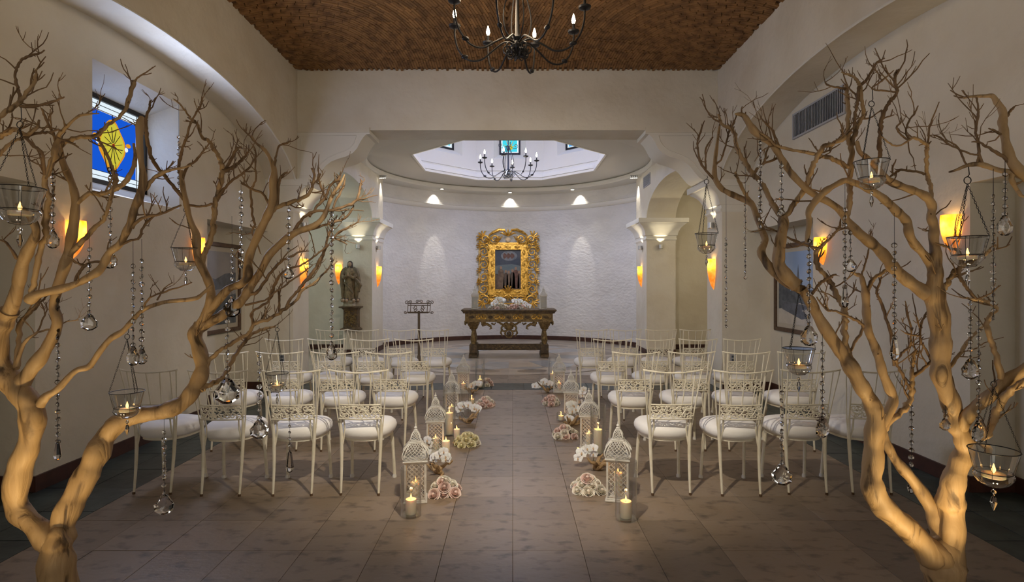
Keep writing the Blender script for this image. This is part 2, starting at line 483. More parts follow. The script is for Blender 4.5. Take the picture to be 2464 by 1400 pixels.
for s in (-1, 1):
    X = lambda d: XC+s*d
    mb = MB(); mb.box(X(3.065), X(4.1), 7.9, 8.5, 0, 2.96)
    mb.build('pier', STUCCO, wend, 0)
    mb = MB()
    x0, x1 = sorted((X(3.065), X(4.1)))
    capital(mb, x0, x1, 7.9, 8.5, 2.54, 3.0, 0.24, (1, 0, 0.35, 1) if s > 0 else (0, 1, 0.35, 1))
    mb.build('pier_capital', PLASTER, wend, 30)
    # S-shaped corbel
    pr = [(1.97, 3.72), (1.97, 3.655), (2.02, 3.65), (2.06, 3.61), (2.105, 3.54), (2.15, 3.45), (2.21, 3.385), (2.30, 3.335), (2.42, 3.30), (2.52, 3.26), (2.60, 3.20), (2.67, 3.11), (2.74, 3.03), (2.80, 2.995), (3.1, 2.995), (3.1, 3.72)]
    po = [(X(p[0]), p[1]) for p in pr]
    mb = MB(); mb.prism(po, 'y', 7.9-0.004, 8.43); mb.build('corbel', PLASTER, wend, 30)
    mb = MB()
    mb.box(X(1.97), X(3.0), 7.885, 7.9, 3.675, 3.745)
    mb.build('corbel_band', STUCCO, wend, 0)
    pn = [(2.16, 3.63), (2.19, 3.53), (2.25, 3.455), (2.34, 3.405), (2.46, 3.365), (2.57, 3.315), (2.66, 3.24), (2.73, 3.14), (2.80, 3.06), (2.96, 3.06), (2.96, 3.63)]
    mb = MB(); mb.tube([(X(p[0]), 7.896, p[1]) for p in pn], 0.007, 5, closed=True); mb.build('corbel_panel_bead', PLASTER, wend)

# ------------------------------------------------------------------ brick vault over the nave
HX, YB0, YB1, RISE = 3.06, 2.0, 7.9, 0.55
def vz(x, y):
    gx = 1-((x-XC)/HX)**2; gy = 1-((y-(YB0+YB1)/2)/((YB1-YB0)/2))**2
    return ZT + RISE*max(gx, 0)*max(gy, 0)
mb = MB(); nx, ny = 40, 40
for i in range(nx+1):
    for j in range(ny+1):
        x = XC-HX+2*HX*i/nx; y = YB0+(YB1-YB0)*j/ny
        mb.v.append((x, y, vz(x, y)+0.012))
for i in range(nx):
    for j in range(ny):
        a = i*(ny+1)+j; mb.face((a, a+1, a+ny+2, a+ny+1))
mb.box(XC-4.1, XC+4.1, -3.4, YB0, ZT, ZT+0.2)
mb.box(XC-4.1, XC+4.1, -3.4, 8.4, 5.5, 5.7)
ceil = struct(mb.build('ceiling', MORTAR, None, 30))
rnd = random.Random(11)
BL, dv = 0.20, 0.036
bricks = []                     # courses run in quarter circles about the two far corners and meet on the axis
for s in (-1, 1):
    rho = 0.04; k = 0
    while rho < 6.6:
        n_ = max(1, int(rho*math.pi/2/BL)); dphi = BL/rho
        phi = (0.5 if k % 2 else 0.0)*dphi*0.5+rnd.uniform(-0.1, 0.1)*dphi
        while phi < math.pi/2:
            pm = phi+dphi/2
            am = HX-rho*math.cos(pm); y = YB1-rho*math.sin(pm)
            if 0.02 < am < HX-0.02 and YB0+0.02 < y < YB1-0.02 and pm < math.pi/2:
                bricks.append((s, am, y, pm, 0))
            phi += dphi
        rho += dv; k += 1
BM = MB(); BM.bbox(-0.5, 0.5, -0.5, 0.5, -0.5, 0.5, 0.03); brick_me = BM.mesh('brick', BRICK, 0)
def brick_frame(b):
    s, am, y, pm, _ = b
    x = XC+s*am
    t = Vector((s*math.sin(pm), -math.cos(pm), 0)); e = 0.02
    z = vz(x, y); t.z = (vz(x+t.x*e, y+t.y*e)-z)/e
    t.normalize()
    nrm = Vector((-(vz(x+e, y)-z)/e, -(vz(x, y+e)-z)/e, 1)).normalized()
    w = nrm.cross(t).normalized()
    return Vector((x, y, z)), t, w, nrm, dv-0.005
def brick_area(b):
    p = brick_frame(b)[0]
    u = PX+F*p.x/p.y; vv = PY-F*(p.z-H)/p.y
    if not (0 < u < 2464 and 2 < vv < 1400): return 0
    nrm = brick_frame(b)[3]
    d = p-Vector((0, 0, H))
    return abs(nrm.dot(d.normalized()))/d.length_squared
order = sorted(range(len(bricks)), key=lambda i: -brick_area(bricks[i]))
single = set(order[:300])
field = MB()
for i, b in enumerate(bricks):
    if not (b[2] > 4.2 or i in single): continue
    p, t, w, nrm, wid = brick_frame(b)
    p = p+nrm*rnd.uniform(-0.004, 0.002)
    Mx = Matrix((( t.x, w.x, nrm.x, p.x), (t.y, w.y, nrm.y, p.y), (t.z, w.z, nrm.z, p.z), (0, 0, 0, 1)))
    L_ = BL*rnd.uniform(0.955, 0.975)
    if i in single:
        o = obj('brick', brick_me, ceil); o.matrix_local = Mx @ Matrix.Diagonal((L_, wid, 0.03, 1))
    else:
        h = 0.015
        field.add([(-L_/2, -wid/2, -h), (L_/2, -wid/2, -h), (L_/2, wid/2, -h), (-L_/2, wid/2, -h), (-L_/2, -wid/2, h), (L_/2, -wid/2, h), (L_/2, wid/2, h), (-L_/2, wid/2, h)],
                  [(0,3,2,1), (0,1,5,4), (1,2,6,5), (2,3,7,6), (3,0,4,7)], 0, Mx)
tag(field.build('brick_field', BRICKS, ceil, 0), kind='stuff')

# ------------------------------------------------------------------ rotunda: curved wall, ledges, ring ceiling, octagonal lantern
def arc_ring(prof, a0, a1, n, mb):
    """sweep a (radius, z) profile around the rotunda axis, angle from +Y"""
    rings = []
    for i in range(n+1):
        a = a0+(a1-a0)*i/n
        rings.append([(RC.x+r*math.sin(a), RC.y+r*math.cos(a), z) for r, z in prof])
    mb.loft(rings, True, True)
AM = R(74)
mb = MB(); arc_ring([(RR, 0), (RR, 4.2), (RR+0.25, 4.2), (RR+0.25, 0)], -AM, AM, 64, mb)
wap = struct(mb.build('wall_apse', ROUGHSTUCCO, None, 30))
mb = MB(); arc_ring([(RR+0.01, 3.47), (RR-0.02, 3.47), (RR-0.05, 3.50), (RR-0.07, 3.545), (RR-0.07, 3.575), (RR-0.04, 3.59), (RR+0.01, 3.59)], -AM, AM, 64, mb)
mb.build('ledge_moulding', PLASTER, wap, 30)
mb = MB(); arc_ring([(RR+0.01, 0), (RR-0.018, 0), (RR-0.018, 0.105), (RR+0.01, 0.105)], -AM, AM, 64, mb)
struct(mb.build('baseboard_apse', BASEB, None, 30))
# ring ceiling: dropped slab with a round hole, ceiling with an octagonal hole
mb = MB(); n = 96; RI = 2.9; ZS, ZR = 3.915, 4.045
def sq(a, hx, y0, y1):
    dx, dy = math.sin(a), math.cos(a)
    t = 1e9
    if abs(dx) > 1e-9: t = min(t, hx/abs(dx))
    if dy > 1e-9: t = min(t, (y1-RC.y)/dy)
    if dy < -1e-9: t = min(t, (y0-RC.y)/dy)
    return (RC.x+dx*t, RC.y+dy*t)
angs = [2*math.pi*i/n for i in range(n)]
low_o = [(*sq(a, 3.75, 8.43, 15.4), ZS) for a in angs]
low_i = [(RC.x+(RI+0.05)*math.sin(a), RC.y+(RI+0.05)*math.cos(a), ZS) for a in angs]
cor = [[(RC.x+r*math.sin(a), RC.y+r*math.cos(a), z) for a in angs] for r, z in ((RI+0.02, ZS+0.01), (RI, ZS+0.04), (RI, ZS+0.10), (RI+0.06, ZR))]
def octp(rin, z, cnt=None):
    """point list on an octagon (flat side facing the altar), sampled at the ring angles"""
    out = []
    for a in angs:
        k = round(a/(math.pi/4)); da = a-k*math.pi/4
        r = rin/math.cos(da)
        out.append((RC.x+r*math.sin(a), RC.y+r*math.cos(a), z))
    return out
up_o = octp(1.92, ZR)
mb.loft([low_o, low_i]+cor+[up_o], False, False)
mb.box(-6.4, 6.2, 8.43, 15.5, 6.3, 6.4)
cap = struct(mb.build('ceiling_apse', PLASTER, None, 25))
def octring(rin, z): return [(RC.x+rin/math.cos(math.pi/8)*math.sin(math.pi/8+k*math.pi/4), RC.y+rin/math.cos(math.pi/8)*math.cos(math.pi/8+k*math.pi/4), z) for k in range(8)]
mb = MB(); mb.loft([octring(r, z) for r, z in ((1.915, ZR-0.012), (1.885, ZR), (1.885, ZR+0.045), (1.94, ZR+0.05), (1.94, ZR+0.068), (1.912, ZR+0.072), (1.918, ZR+0.11), (1.94, ZR+0.16), (1.975, ZR+0.20), (1.975, ZR+0.225), (2.025, ZR+0.23), (2.025, ZR+0.248), (2.0, ZR+0.252), (2.0, ZR+0.285), (2.04, ZR+0.29))], False, False)
mb.build('lantern_cornice', PLASTER, cap, 20)
# lantern walls, each side with a splayed window opening
lan = MB()
hw = 2.02*math.tan(math.pi/8)+0.01
for k in range(8):
    M_ = Matrix.Translation((RC.x, RC.y, 0)) @ Matrix.Rotation(-k*math.pi/4, 4, 'Z')
    d0, d1 = 2.02, 2.22
    u0, z0_, z1_ = 0.40, 4.60, 5.75           # outer opening
    a0, b0_, b1_ = 0.235, 4.76, 5.66           # window
    lan.box(-hw, -u0, d0, d1+0.1, 4.25, 6.35, 0, M_); lan.box(u0, hw, d0, d1+0.1, 4.25, 6.35, 0, M_)
    lan.box(-u0, u0, d0, d1+0.1, 4.25, z0_, 0, M_); lan.box(-u0, u0, d0, d1+0.1, z1_, 6.35, 0, M_)
    lan.loft([[(-u0, d0, z0_), (u0, d0, z0_), (u0, d0, z1_), (-u0, d0, z1_)], [(-a0, d1, b0_), (a0, d1, b0_), (a0, d1, b1_), (-a0, d1, b1_)]], False, False, 0, M_)
lan.build('lantern_wall', PLASTER, cap, 0)

# side walls of the rotunda with arches, rear piers, transept alcoves
for s, nm in ((-1, 'apse_left'), (1, 'apse_right')):
    X = lambda d: XC+s*d
    mb = MB(); n = 30; A, B, YC, Z0 = 1.66, 0.66, 10.14, 2.86
    ys = [YC-A*math.cos(math.pi*i/n) for i in range(n+1)]
    fr = [(X(2.93), y, ellarch(y, YC, A, B, Z0)) for y in ys]; bk = [(X(3.55), p[1], p[2]) for p in fr]
    tf = [(X(2.93), y, 3.93) for y in ys]; tb = [(X(3.55), y, 3.93) for y in ys]
    mb.loft([tf, fr, bk, tb], False, False, closed=False)
    mb.box(X(2.93), X(3.55), 11.8, 12.78, 0, 3.93)
    mb.box(X(2.93), X(3.55), 8.43, 8.48, 2.86, 3.93)
    # alcove shell
    mb.box(X(3.55), X(5.6), 12.78, 13.0, 0, 3.6); mb.box(X(5.4), X(5.6), 8.3, 12.9, 0, 3.6)
    mb.box(X(3.5), X(5.6), 8.3, 12.9, 3.55, 3.65); mb.box(X(4.05), X(5.6), 8.2, 8.43, 0, 3.6)
    w = struct(mb.build('wall_'+nm, STUCCO, None, 25))
    c = MB(); x0, x1 = sorted((X(2.93), X(3.55)))
    capital(c, x0, x1, 11.8, 12.78, 2.43, 2.89, 0.22, (1, 1, 1, 0.4))
    c.build('pier_capital', PLASTER, w, 30)
    b = MB(); b.tube([(p[0]-s*0.002, p[1], p[2]) for p in fr], 0.010, 5); b.build('arch_bead', PLASTER, w)
    b = MB(); b.box(X(2.912), X(2.93), 11.782, 12.78, 0, 0.105); b.box(X(2.912), X(3.55), 11.782, 11.8, 0, 0.105); b.box(X(3.55), X(5.4), 12.762, 12.78, 0, 0.105)
    struct(b.build('baseboard_'+nm, BASEB, None, 0))

# ------------------------------------------------------------------ stained glass windows
GW = glow('glass_white', (0.80, 0.92, 1.0), 0.9)
GB = glow('glass_blue', (0.008, 0.09, 0.60), 1.0)
GY = glow('glass_yellow', (0.62, 0.55, 0.05), 0.9)
GO = glow('glass_amber', (0.75, 0.32, 0.02), 0.9)
GT = glow('glass_teal', (0.05, 0.55, 0.68), 1.2)
GR = glow('glass_red', (0.35, 0.03, 0.01), 0.7)
def window(name, M_, w, h, deco):
    """M_ maps local x (across), y (outwards), z (up from the sill) to the world"""
    o = bpy.data.objects.new(name, None); o.empty_display_size = 0.05; col.objects.link(o); struct(o)
    o.matrix_world = M_
    f = MB(); t = 0.028
    f.box(-w/2-t, -w/2+t*0.6, -0.03, 0.03, -t, h+t); f.box(w/2-t*0.6, w/2+t, -0.03, 0.03, -t, h+t)
    f.box(-w/2, w/2, -0.03, 0.03, -t, t*0.6); f.box(-w/2, w/2, -0.03, 0.03, h-t*0.6, h+t)
    f.build('window_frame', IRON, o, 0)
    def pane(poly, m, y=0.0):
        b = MB(); b.prism(poly, 'y', y-0.004, y+0.004); return b.build('pane', m, o, 0)
    deco(pane, w, h, o)
    return o
def rect(x0, x1, z0, z1): return [(x0, z0), (x1, z0), (x1, z1), (x0, z1)]
def deco_nave(pane, w, h, o):
    bx, bz = 0.11, 0.10
    pane(rect(-w/2, w/2, 0, bz), GW); pane(rect(-w/2, w/2, h-bz, h), GW)
    pane(rect(-w/2, -w/2+bx, bz, h-bz), GW); pane(rect(w/2-bx, w/2, bz, h-bz), GW)
    pane(rect(-w/2+bx+0.004, w/2-bx-0.004, bz+0.004, h-bz-0.004), GB, 0.006)
    c = (0.05, h*0.49)
    lob = lambda k, t: k*(1+0.08*math.cos(4*t))
    pane([(c[0]+lob(0.165, t)*math.cos(t), c[1]+lob(0.225, t)*math.sin(t)) for t in [2*math.pi*i/40 for i in range(40)]], GO, -0.004)
    pane([(c[0]+lob(0.140, t)*math.cos(t), c[1]+lob(0.200, t)*math.sin(t)) for t in [2*math.pi*i/40 for i in range(40)]], GY, -0.010)
    pane([(c[0]+0.014*math.cos(t), c[1]+0.018*math.sin(t)) for t in [2*math.pi*i/10 for i in range(10)]], GR, -0.016)
    b = MB()
    for k in range(12):
        t = 2*math.pi*k/12+0.2
        b.tube([(c[0]+0.02*math.cos(t), -0.016, c[1]+0.026*math.sin(t)), (c[0]+0.12*math.cos(t), -0.016, c[1]+0.17*math.sin(t))], 0.003, 4)
    for x0, z0, x1, z1 in ((-w/2, bz, w/2, bz), (-w/2, h-bz, w/2, h-bz), (-w/2+bx, 0, -w/2+bx, h), (w/2-bx, 0, w/2-bx, h), (-w/2+bx*0.5, 0, -w/2+bx*0.5, h), (w/2-bx*0.5, 0, w/2-bx*0.5, h), (-w/2, bz*0.55, w/2, bz*0.55), (-w/2, h-bz*0.55, w/2, h-bz*0.55), (0.05, bz, 0.05, h*0.18), (0.05, h*0.80, 0.05, h-bz)):
        b.tube([(x0, -0.006, z0), (x1, -0.006, z1)], 0.0035, 4)
    tag(b.build('lead_line', IRON, o), kind='stuff')
    for sx in (-1, 1):
        pane([(c[0]+sx*0.185+0.022*math.cos(t), c[1]+0.0+0.022*math.sin(t)) for t in [2*math.pi*i/10 for i in range(10)]], GW, -0.008)
        pane([(c[0]+sx*0.215+0.03*math.cos(t), c[1]+0.045+0.02*math.sin(t)) for t in [2*math.pi*i/10 for i in range(10)]], GO, -0.008)
    fc = bpy.data.curves.new('glass_lettering', 'FONT'); fc.body = 'SI'; fc.size = 0.06; fc.extrude = 0.001
    fo = bpy.data.objects.new('glass_lettering', fc); fo.data.materials.append(GW); col.objects.link(fo); fo.parent = o
    fo.location = (-0.26, -0.006, h*0.46); fo.rotation_euler = (R(90), 0, 0)
def deco_border(pane, w, h, field):
    b = 0.045
    pane(rect(-w/2, w/2, 0, b), GW); pane(rect(-w/2, w/2, h-b, h), GW); pane(rect(-w/2, -w/2+b, b, h-b), GW); pane(rect(w/2-b, w/2, b, h-b), GW)
    pane(rect(-w/2+b+0.003, w/2-b-0.003, b+0.003, h-b-0.003), field, 0.006)
def deco_sun(pane, w, h, o):
    deco_border(pane, w, h, GT)
    for k in range(5):
        a = math.pi*(k+0.5)/5
        c = (0, h*0.16)
        pane([(c[0]+0.05*math.cos(a-0.2), c[1]+0.05*math.sin(a-0.2)), (c[0]+0.22*math.cos(a), c[1]+0.34*math.sin(a)), (c[0]+0.05*math.cos(a+0.2), c[1]+0.05*math.sin(a+0.2))], (GY, GO)[k % 2], -0.004)
    pane([(0.07*math.cos(t), h*0.16+0.06*math.sin(t)) for t in [2*math.pi*i/16 for i in range(16)]], GY, -0.006)
def deco_cross(pane, w, h, o):
    deco_border(pane, w, h, GB2)
    pane(rect(-0.03, 0.03, 0.06, h-0.08), GW, -0.004); pane(rect(-0.12, 0.12, h*0.6, h*0.6+0.06), GW, -0.008)
def deco_bird(pane, w, h, o):
    deco_border(pane, w, h, GW)
    pane([(-0.10, 0.16), (-0.02, 0.12), (0.08, 0.16), (0.13, 0.28), (0.05, 0.24), (0.02, 0.32), (-0.04, 0.24), (-0.12, 0.26)], GY, -0.004)
    pane([(0.0, 0.07), (0.16, 0.07), (0.16, 0.16), (0.06, 0.12)], GT, -0.004)
    pane([(-0.06, 0.30), (0.02, 0.34), (0.10, 0.42), (0.0, 0.52), (-0.08, 0.42)], GO, -0.004)
GB2 = glow('glass_sky_blue', (0.05, 0.35, 0.95), 1.3)
MW = Matrix(((0, -1, 0, XC-WD-0.31), (1, 0, 0, 5.2), (0, 0, 1, 2.46), (0, 0, 0, 1)))
window('window_1', MW, 1.0, 0.76, deco_nave)
wn = 2
for k, dc in ((0, deco_sun), (1, deco_cross), (7, deco_bird), (2, deco_sun), (6, deco_cross), (3, deco_bird), (5, deco_sun), (4, deco_cross)):
    M_ = Matrix.Translation((RC.x, RC.y, 0)) @ Matrix.Rotation(-k*math.pi/4, 4, 'Z') @ Matrix.Translation((0, 2.20, 4.76))
    window('window_%d' % wn, M_, 0.47, 0.90, dc); wn += 1

# ------------------------------------------------------------------ altar table
TX, TY = XC-0.005, 11.6
tb = thing('altar_table', 'dark carved wooden altar table with gilded apron and turned legs', 'table', (TX, TY, 0))
mb = MB(); mb.bbox(-0.975, 0.975, -0.33, 0.33, 0.945, 0.985, 0.012)
mb.loft([[(-0.93, -0.30, 0.90), (0.93, -0.30, 0.90), (0.93, 0.30, 0.90), (-0.93, 0.30, 0.90)], [(-0.96, -0.32, 0.946), (0.96, -0.32, 0.946), (0.96, 0.32, 0.946), (-0.96, 0.32, 0.946)]])
mb.build('tabletop', CARVED, tb, 30)
mb = MB(); mb.box(-0.90, 0.90, -0.27, 0.27, 0.725, 0.902); mb.box(-0.915, 0.915, -0.285, 0.285, 0.725, 0.745)
ap = mb.build('apron', GILTW, tb, 0)
b = MB(); b.ball((0, 0, 0), (0.055, 0.022, 0.028), 12, 6); ov_me = b.mesh('apron_boss', CARVED)
b = MB()
for sx in (-1, 1):
    b.tube([(p[0]*sx, p[1], p[2]) for p in spiral((0.07, 0.0), 0.045, 0.010, math.pi, 1.3, 14)], [0.012-0.0005*i for i in range(15)], 5)
    b.ball((sx*0.035, 0, -0.035), (0.03, 0.014, 0.014), 6, 4); b.ball((sx*0.04, 0, 0.045), (0.03, 0.014, 0.012), 6, 4)
b.ball((0, 0, 0), (0.02, 0.018, 0.03), 8, 5)
lf_me = b.mesh('apron_scroll', GOLD)
for i in range(5): obj('apron_boss', ov_me, ap, (-0.76+0.38*i, -0.272, 0.825))
for i in range(4): obj('apron_scroll', lf_me, ap, (-0.57+0.38*i, -0.272, 0.825))
for sx in (-1, 1):
    lg = MB()
    lg.loft([[(sx*0.735+a*w/2, -0.02+b2*d/2, z) for a, b2 in ((-1,-1),(1,-1),(1,1),(-1,1))] for z, w, d in ((0.73, 0.24, 0.48), (0.66, 0.22, 0.44), (0.60, 0.15, 0.34), (0.585, 0.16, 0.36), (0.565, 0.12, 0.30))])
    l = lg.build('leg_bracket', GILTW, tb, 30)
    for sy in (-1, 1):
        pb = MB(); pb.lathe([(0.045, 0.57), (0.05, 0.55), (0.035, 0.53), (0.045, 0.47), (0.062, 0.38), (0.064, 0.34), (0.045, 0.28), (0.05, 0.265), (0.05, 0.25)], 14, (sx*0.735, sy*0.13-0.02, 0))
        pb.build('baluster', GILTW, tb)
    ft = MB(); ft.bbox(sx*0.735-0.08, sx*0.735+0.08, -0.24, 0.20, 0.07, 0.26, 0.01)
    ft.loft([[(sx*0.735+a*0.085, -0.02+b2*d, z) for a, b2 in ((-1,-1),(1,-1),(1,1),(-1,1))] for z, d in ((0.0, 0.29), (0.045, 0.28), (0.075, 0.22))])
    ft.build('foot', CARVED, tb, 30)
mb = MB(); mb.bbox(-0.66, 0.66, -0.05, 0.03, 0.12, 0.25, 0.01); st = mb.build('stretcher', CARVED, tb, 30)
b = MB()
rn = random.Random(5)
for i in range(34):
    x = -0.42+0.84*i/33
    b.ball((x, -0.052, 0.185+rn.uniform(-0.035, 0.035)), (0.022, 0.008, 0.010), 6, 4)
tag(b.build('stretcher_carving', GILTW, st), kind='stuff')
# pendant carving under the apron
pd = MB()
for sx in (-1, 1):
    pd.tube([(p[0]*sx, -0.25, p[2]) for p in spiral((0.10, 0.60), 0.085, 0.02, R(150), 1.2, 16)], 0.020, 6)
    pd.tube([(sx*0.02, -0.25, 0.70), (sx*0.12, -0.25, 0.66), (sx*0.20, -0.25, 0.71), (sx*0.25, -0.25, 0.72)], [0.03, 0.03, 0.02, 0.012], 6)
    pd.tube([(sx*0.14, -0.25, 0.58), (sx*0.17, -0.25, 0.50), (sx*0.13, -0.25, 0.43)], [0.016, 0.022, 0.012], 6)
    pd.ball((sx*0.06, -0.25, 0.68), (0.05, 0.03, 0.04), 8, 5)
pd.ball((0, -0.255, 0.62), (0.07, 0.035, 0.08), 10, 6)
pd.build('carved_pendant', GILTW, tb)
wr = MB()
for k in range(14):
    a = 2*math.pi*k/14
    wr.ball((0.078*math.cos(a), -0.255, 0.485+0.078*math.sin(a)), 0.024, 6, 4)
wr.build('carved_wreath', GILTW, tb)
cb = MB(); cb.ball((0, -0.25, 0.485), (0.05, 0.02, 0.05), 10, 5); cb.build('wreath_boss', CARVED, tb)
for sx in (-1, 1):
    b = MB()
    b.tube([(sx*0.55, -0.25, 0.73), (sx*0.53, -0.25, 0.66), (sx*0.45, -0.25, 0.68), (sx*0.38, -0.25, 0.64), (sx*0.36, -0.25, 0.59), (sx*0.40, -0.25, 0.575)], [0.03, 0.035, 0.028, 0.026, 0.02, 0.012], 6)
    b.tube([(p[0], -0.25, p[2]) for p in spiral((sx*0.52, 0.68), 0.05, 0.015, 0, 1.3, 12)], 0.016, 5)
    b.tube([(sx*0.36, -0.25, 0.70), (sx*0.30, -0.25, 0.67), (sx*0.27, -0.25, 0.71)], [0.02, 0.018, 0.01], 5)
    b.build('carved_bracket', GILTW, tb)
    for sy in (-0.2, 0.2):
        b = MB(); b.ball((sx*0.90, sy, 0.70), (0.025, 0.03, 0.05), 8, 5); b.build('corner_drop', GILTW, tb)

# ------------------------------------------------------------------ gilded altarpiece
FX, FY = XC-0.055, 14.86
fr = thing('altarpiece', 'ornate gilded scrollwork frame holding a dark religious painting on apse wall', 'painting', (FX, FY, 1.88))
iw, ih = 0.345, 0.525
mb = MB()
for (x0, x1, z0, z1) in ((-0.50, -iw, -0.68, 0.68), (iw, 0.50, -0.68, 0.68), (-iw, iw, ih, 0.68), (-iw, iw, -0.68, -ih)):
    mb.bbox(x0, x1, -0.06, 0.02, z0, z1, 0.012)
inn = mb.build('inner_frame', GOLD, fr, 30)
b = MB(); b.ball((0, 0, 0), (0.038, 0.022, 0.075), 10, 6); eg_me = b.mesh('frame_boss', GOLD)
for sx in (-1, 1):
    for z in (-0.45, -0.15, 0.15, 0.45): obj('frame_boss', eg_me, inn, (sx*0.425, -0.062, z))
for sz in (-1, 1):
    for x in (-0.25, 0, 0.25): obj('frame_boss', eg_me, inn, (x, -0.062, sz*0.60), (0, R(90), 0))
def scroll_mesh(r, th, turns, nm):
    b = MB(); n = 26
    pts = spiral((0, 0), r, r*0.22, R(200), turns, n)
    b.tube(pts, [th*(1.0-0.55*i/n) for i in range(n+1)], 7)
    b.ball(pts[-1], th*0.95, 8, 5)
    b.tube([(-r*0.9, -0.01, -r*0.5), (-r*1.05, -0.02, -r*0.95), (-r*0.75, -0.01, -r*1.35)], [th*0.9, th*0.8, th*0.2], 6)
    b.ball((-r*0.3, -0.02, -r*1.12), (r*0.38, th*0.6, r*0.14), 8, 5)
    return b.mesh(nm, GOLD)
sc_me = scroll_mesh(0.138, 0.030, 1.45, 'frame_scroll')
ss_me = scroll_mesh(0.085, 0.020, 1.35, 'frame_scroll')
b = MB()
for k in range(5):
    a = R(-60+30*k)
    b.tube([(0, 0, 0), (0.10*math.sin(a), -0.03, 0.10*math.cos(a)), (0.17*math.sin(a), -0.02, 0.17*math.cos(a)), (0.20*math.sin(a*1.15), 0.0, 0.19*math.cos(a*1.15))], [0.014, 0.024, 0.021, 0.006], 6)
leaf_me = b.mesh('frame_leaf', GOLD)
for sx in (-1, 1):
    for i, z in enumerate((-0.52, -0.20, 0.14, 0.48)):
        o = obj('frame_scroll', sc_me, fr, (sx*0.655, -0.03, z), (0, R(8*i), 0)); o.scale = (-sx, 1, 1 if i < 2 else -1)
        o2 = obj('frame_scroll', ss_me, fr, (sx*0.56, -0.055, z+0.16), (0, R(20), 0)); o2.scale = (sx, 1, 1)
        obj('frame_leaf', leaf_me, fr, (sx*0.72, -0.02, z+0.17), (0, sx*R(60), 0), (0.7, 1, 0.7))
    for x, z in ((0.62, 0.82), (0.36, 0.82), (0.60, -0.83), (0.34, -0.83)):
        o = obj('frame_scroll', sc_me, fr, (sx*x, -0.03, z)); o.scale = (-sx, 1, 1 if z > 0 else -1)
        obj('frame_leaf', leaf_me, fr, (sx*(x-0.12), -0.04, z*0.93), (0, R(0 if z > 0 else 180)+sx*R(30), 0), (0.8, 1, 0.8))
    obj('frame_leaf', leaf_me, fr, (sx*0.66, -0.02, 0.86), (0, sx*R(45), 0)); obj('frame_leaf', leaf_me, fr, (sx*0.66, -0.02, -0.86), (0, sx*R(135), 0))
    b = MB(); b.tube([(sx*0.52, 0, 0.92), (sx*0.40, -0.02, 1.0), (sx*0.24, -0.03, 1.07), (sx*0.08, -0.03, 1.06)], [0.02, 0.04, 0.045, 0.03], 7); b.build('crest_scroll', GOLD, fr)
obj('frame_leaf', leaf_me, fr, (0, -0.04, 0.90), None, (1.15, 1.2, 0.95))
obj('frame_leaf', leaf_me, fr, (0, -0.07, -0.60), None, (0.9, 1.2, 1.0)); obj('frame_leaf', leaf_me, fr, (0, -0.07, -0.66), (0, R(180), 0), (0.9, 1.2, 1.0))
b = MB(); b.ball((0, -0.05, 0.80), (0.075, 0.04, 0.065), 12, 7); b.build('crest_cartouche', mat('cartouche_cream', (0.85, 0.66, 0.42), 0.5), fr)
mb = MB()
for (x0, x1, z0, z1) in ((-0.78, -0.49, -0.92, 0.92), (0.49, 0.78, -0.92, 0.92), (-0.5, 0.5, 0.67, 0.95), (-0.5, 0.5, -0.95, -0.67)):
    pass
for sx in (-1, 1):
    mb.box(sx*0.50, sx*0.545, -0.01, 0.03, -0.90, 0.90); mb.box(sx*0.765, sx*0.785, -0.005, 0.025, -0.92, 0.90)
mb.box(-0.60, 0.60, -0.01, 0.03, 0.68, 0.73); mb.box(-0.60, 0.60, -0.01, 0.03, -0.73, -0.68); mb.box(-0.76, 0.76, -0.005, 0.025, -0.93, -0.90)
mb.build('outer_frame', GOLD, fr, 0)
# the painting: sky, glowing cloud ring, standing robed group (flat paint layers)
C_SKY = mat('paint_dark_blue', (0.040, 0.055, 0.085), 0.5, var=(0.075, 0.085, 0.11), vscale=4)
C_TEAL = mat('paint_teal', (0.11, 0.15, 0.17), 0.5, var=(0.18, 0.19, 0.18), vscale=6)
C_BRN = mat('paint_brown', (0.075, 0.05, 0.04), 0.5, var=(0.14, 0.09, 0.06), vscale=9)
C_ROBE = mat('paint_ochre', (0.20, 0.13, 0.085), 0.5, var=(0.11, 0.07, 0.05), vscale=12)
C_RED = mat('paint_red', (0.16, 0.075, 0.055), 0.5, var=(0.10, 0.04, 0.03), vscale=14)
C_FLESH = mat('paint_flesh', (0.33, 0.20, 0.13), 0.5)
C_GREY = mat('paint_grey', (0.20, 0.21, 0.23), 0.5, var=(0.12, 0.14, 0.17), vscale=12)
def paint(nm, poly, m, k, par=None):
    b = MB(); b.prism(poly, 'y', -0.004-0.0012*k, 0.012); return b.build(nm, m, par or fr, 0)
paint('canvas', rect(-iw, iw, -ih, ih), C_SKY, 0)
paint('painted_ground', rect(-iw, iw, -ih, -0.12), C_BRN, 1)
paint('painted_haze', [(-iw, -0.13), (iw, -0.13), (iw, 0.10), (0.1, 0.15), (-0.15, 0.13), (-iw, 0.10)], C_TEAL, 1)
paint('painted_cloud', [(0.03+0.22*math.cos(t), 0.37+0.13*math.sin(t)) for t in [2*math.pi*i/24 for i in range(24)]], C_GREY, 1)
for x in (-0.08, 0.02, 0.12): paint('painted_angel', [(x+0.055*math.cos(t), 0.37+0.07*math.sin(t)*(1+0.25*math.cos(3*t))) for t in [2*math.pi*i/14 for i in range(14)]], C_RED, 2)
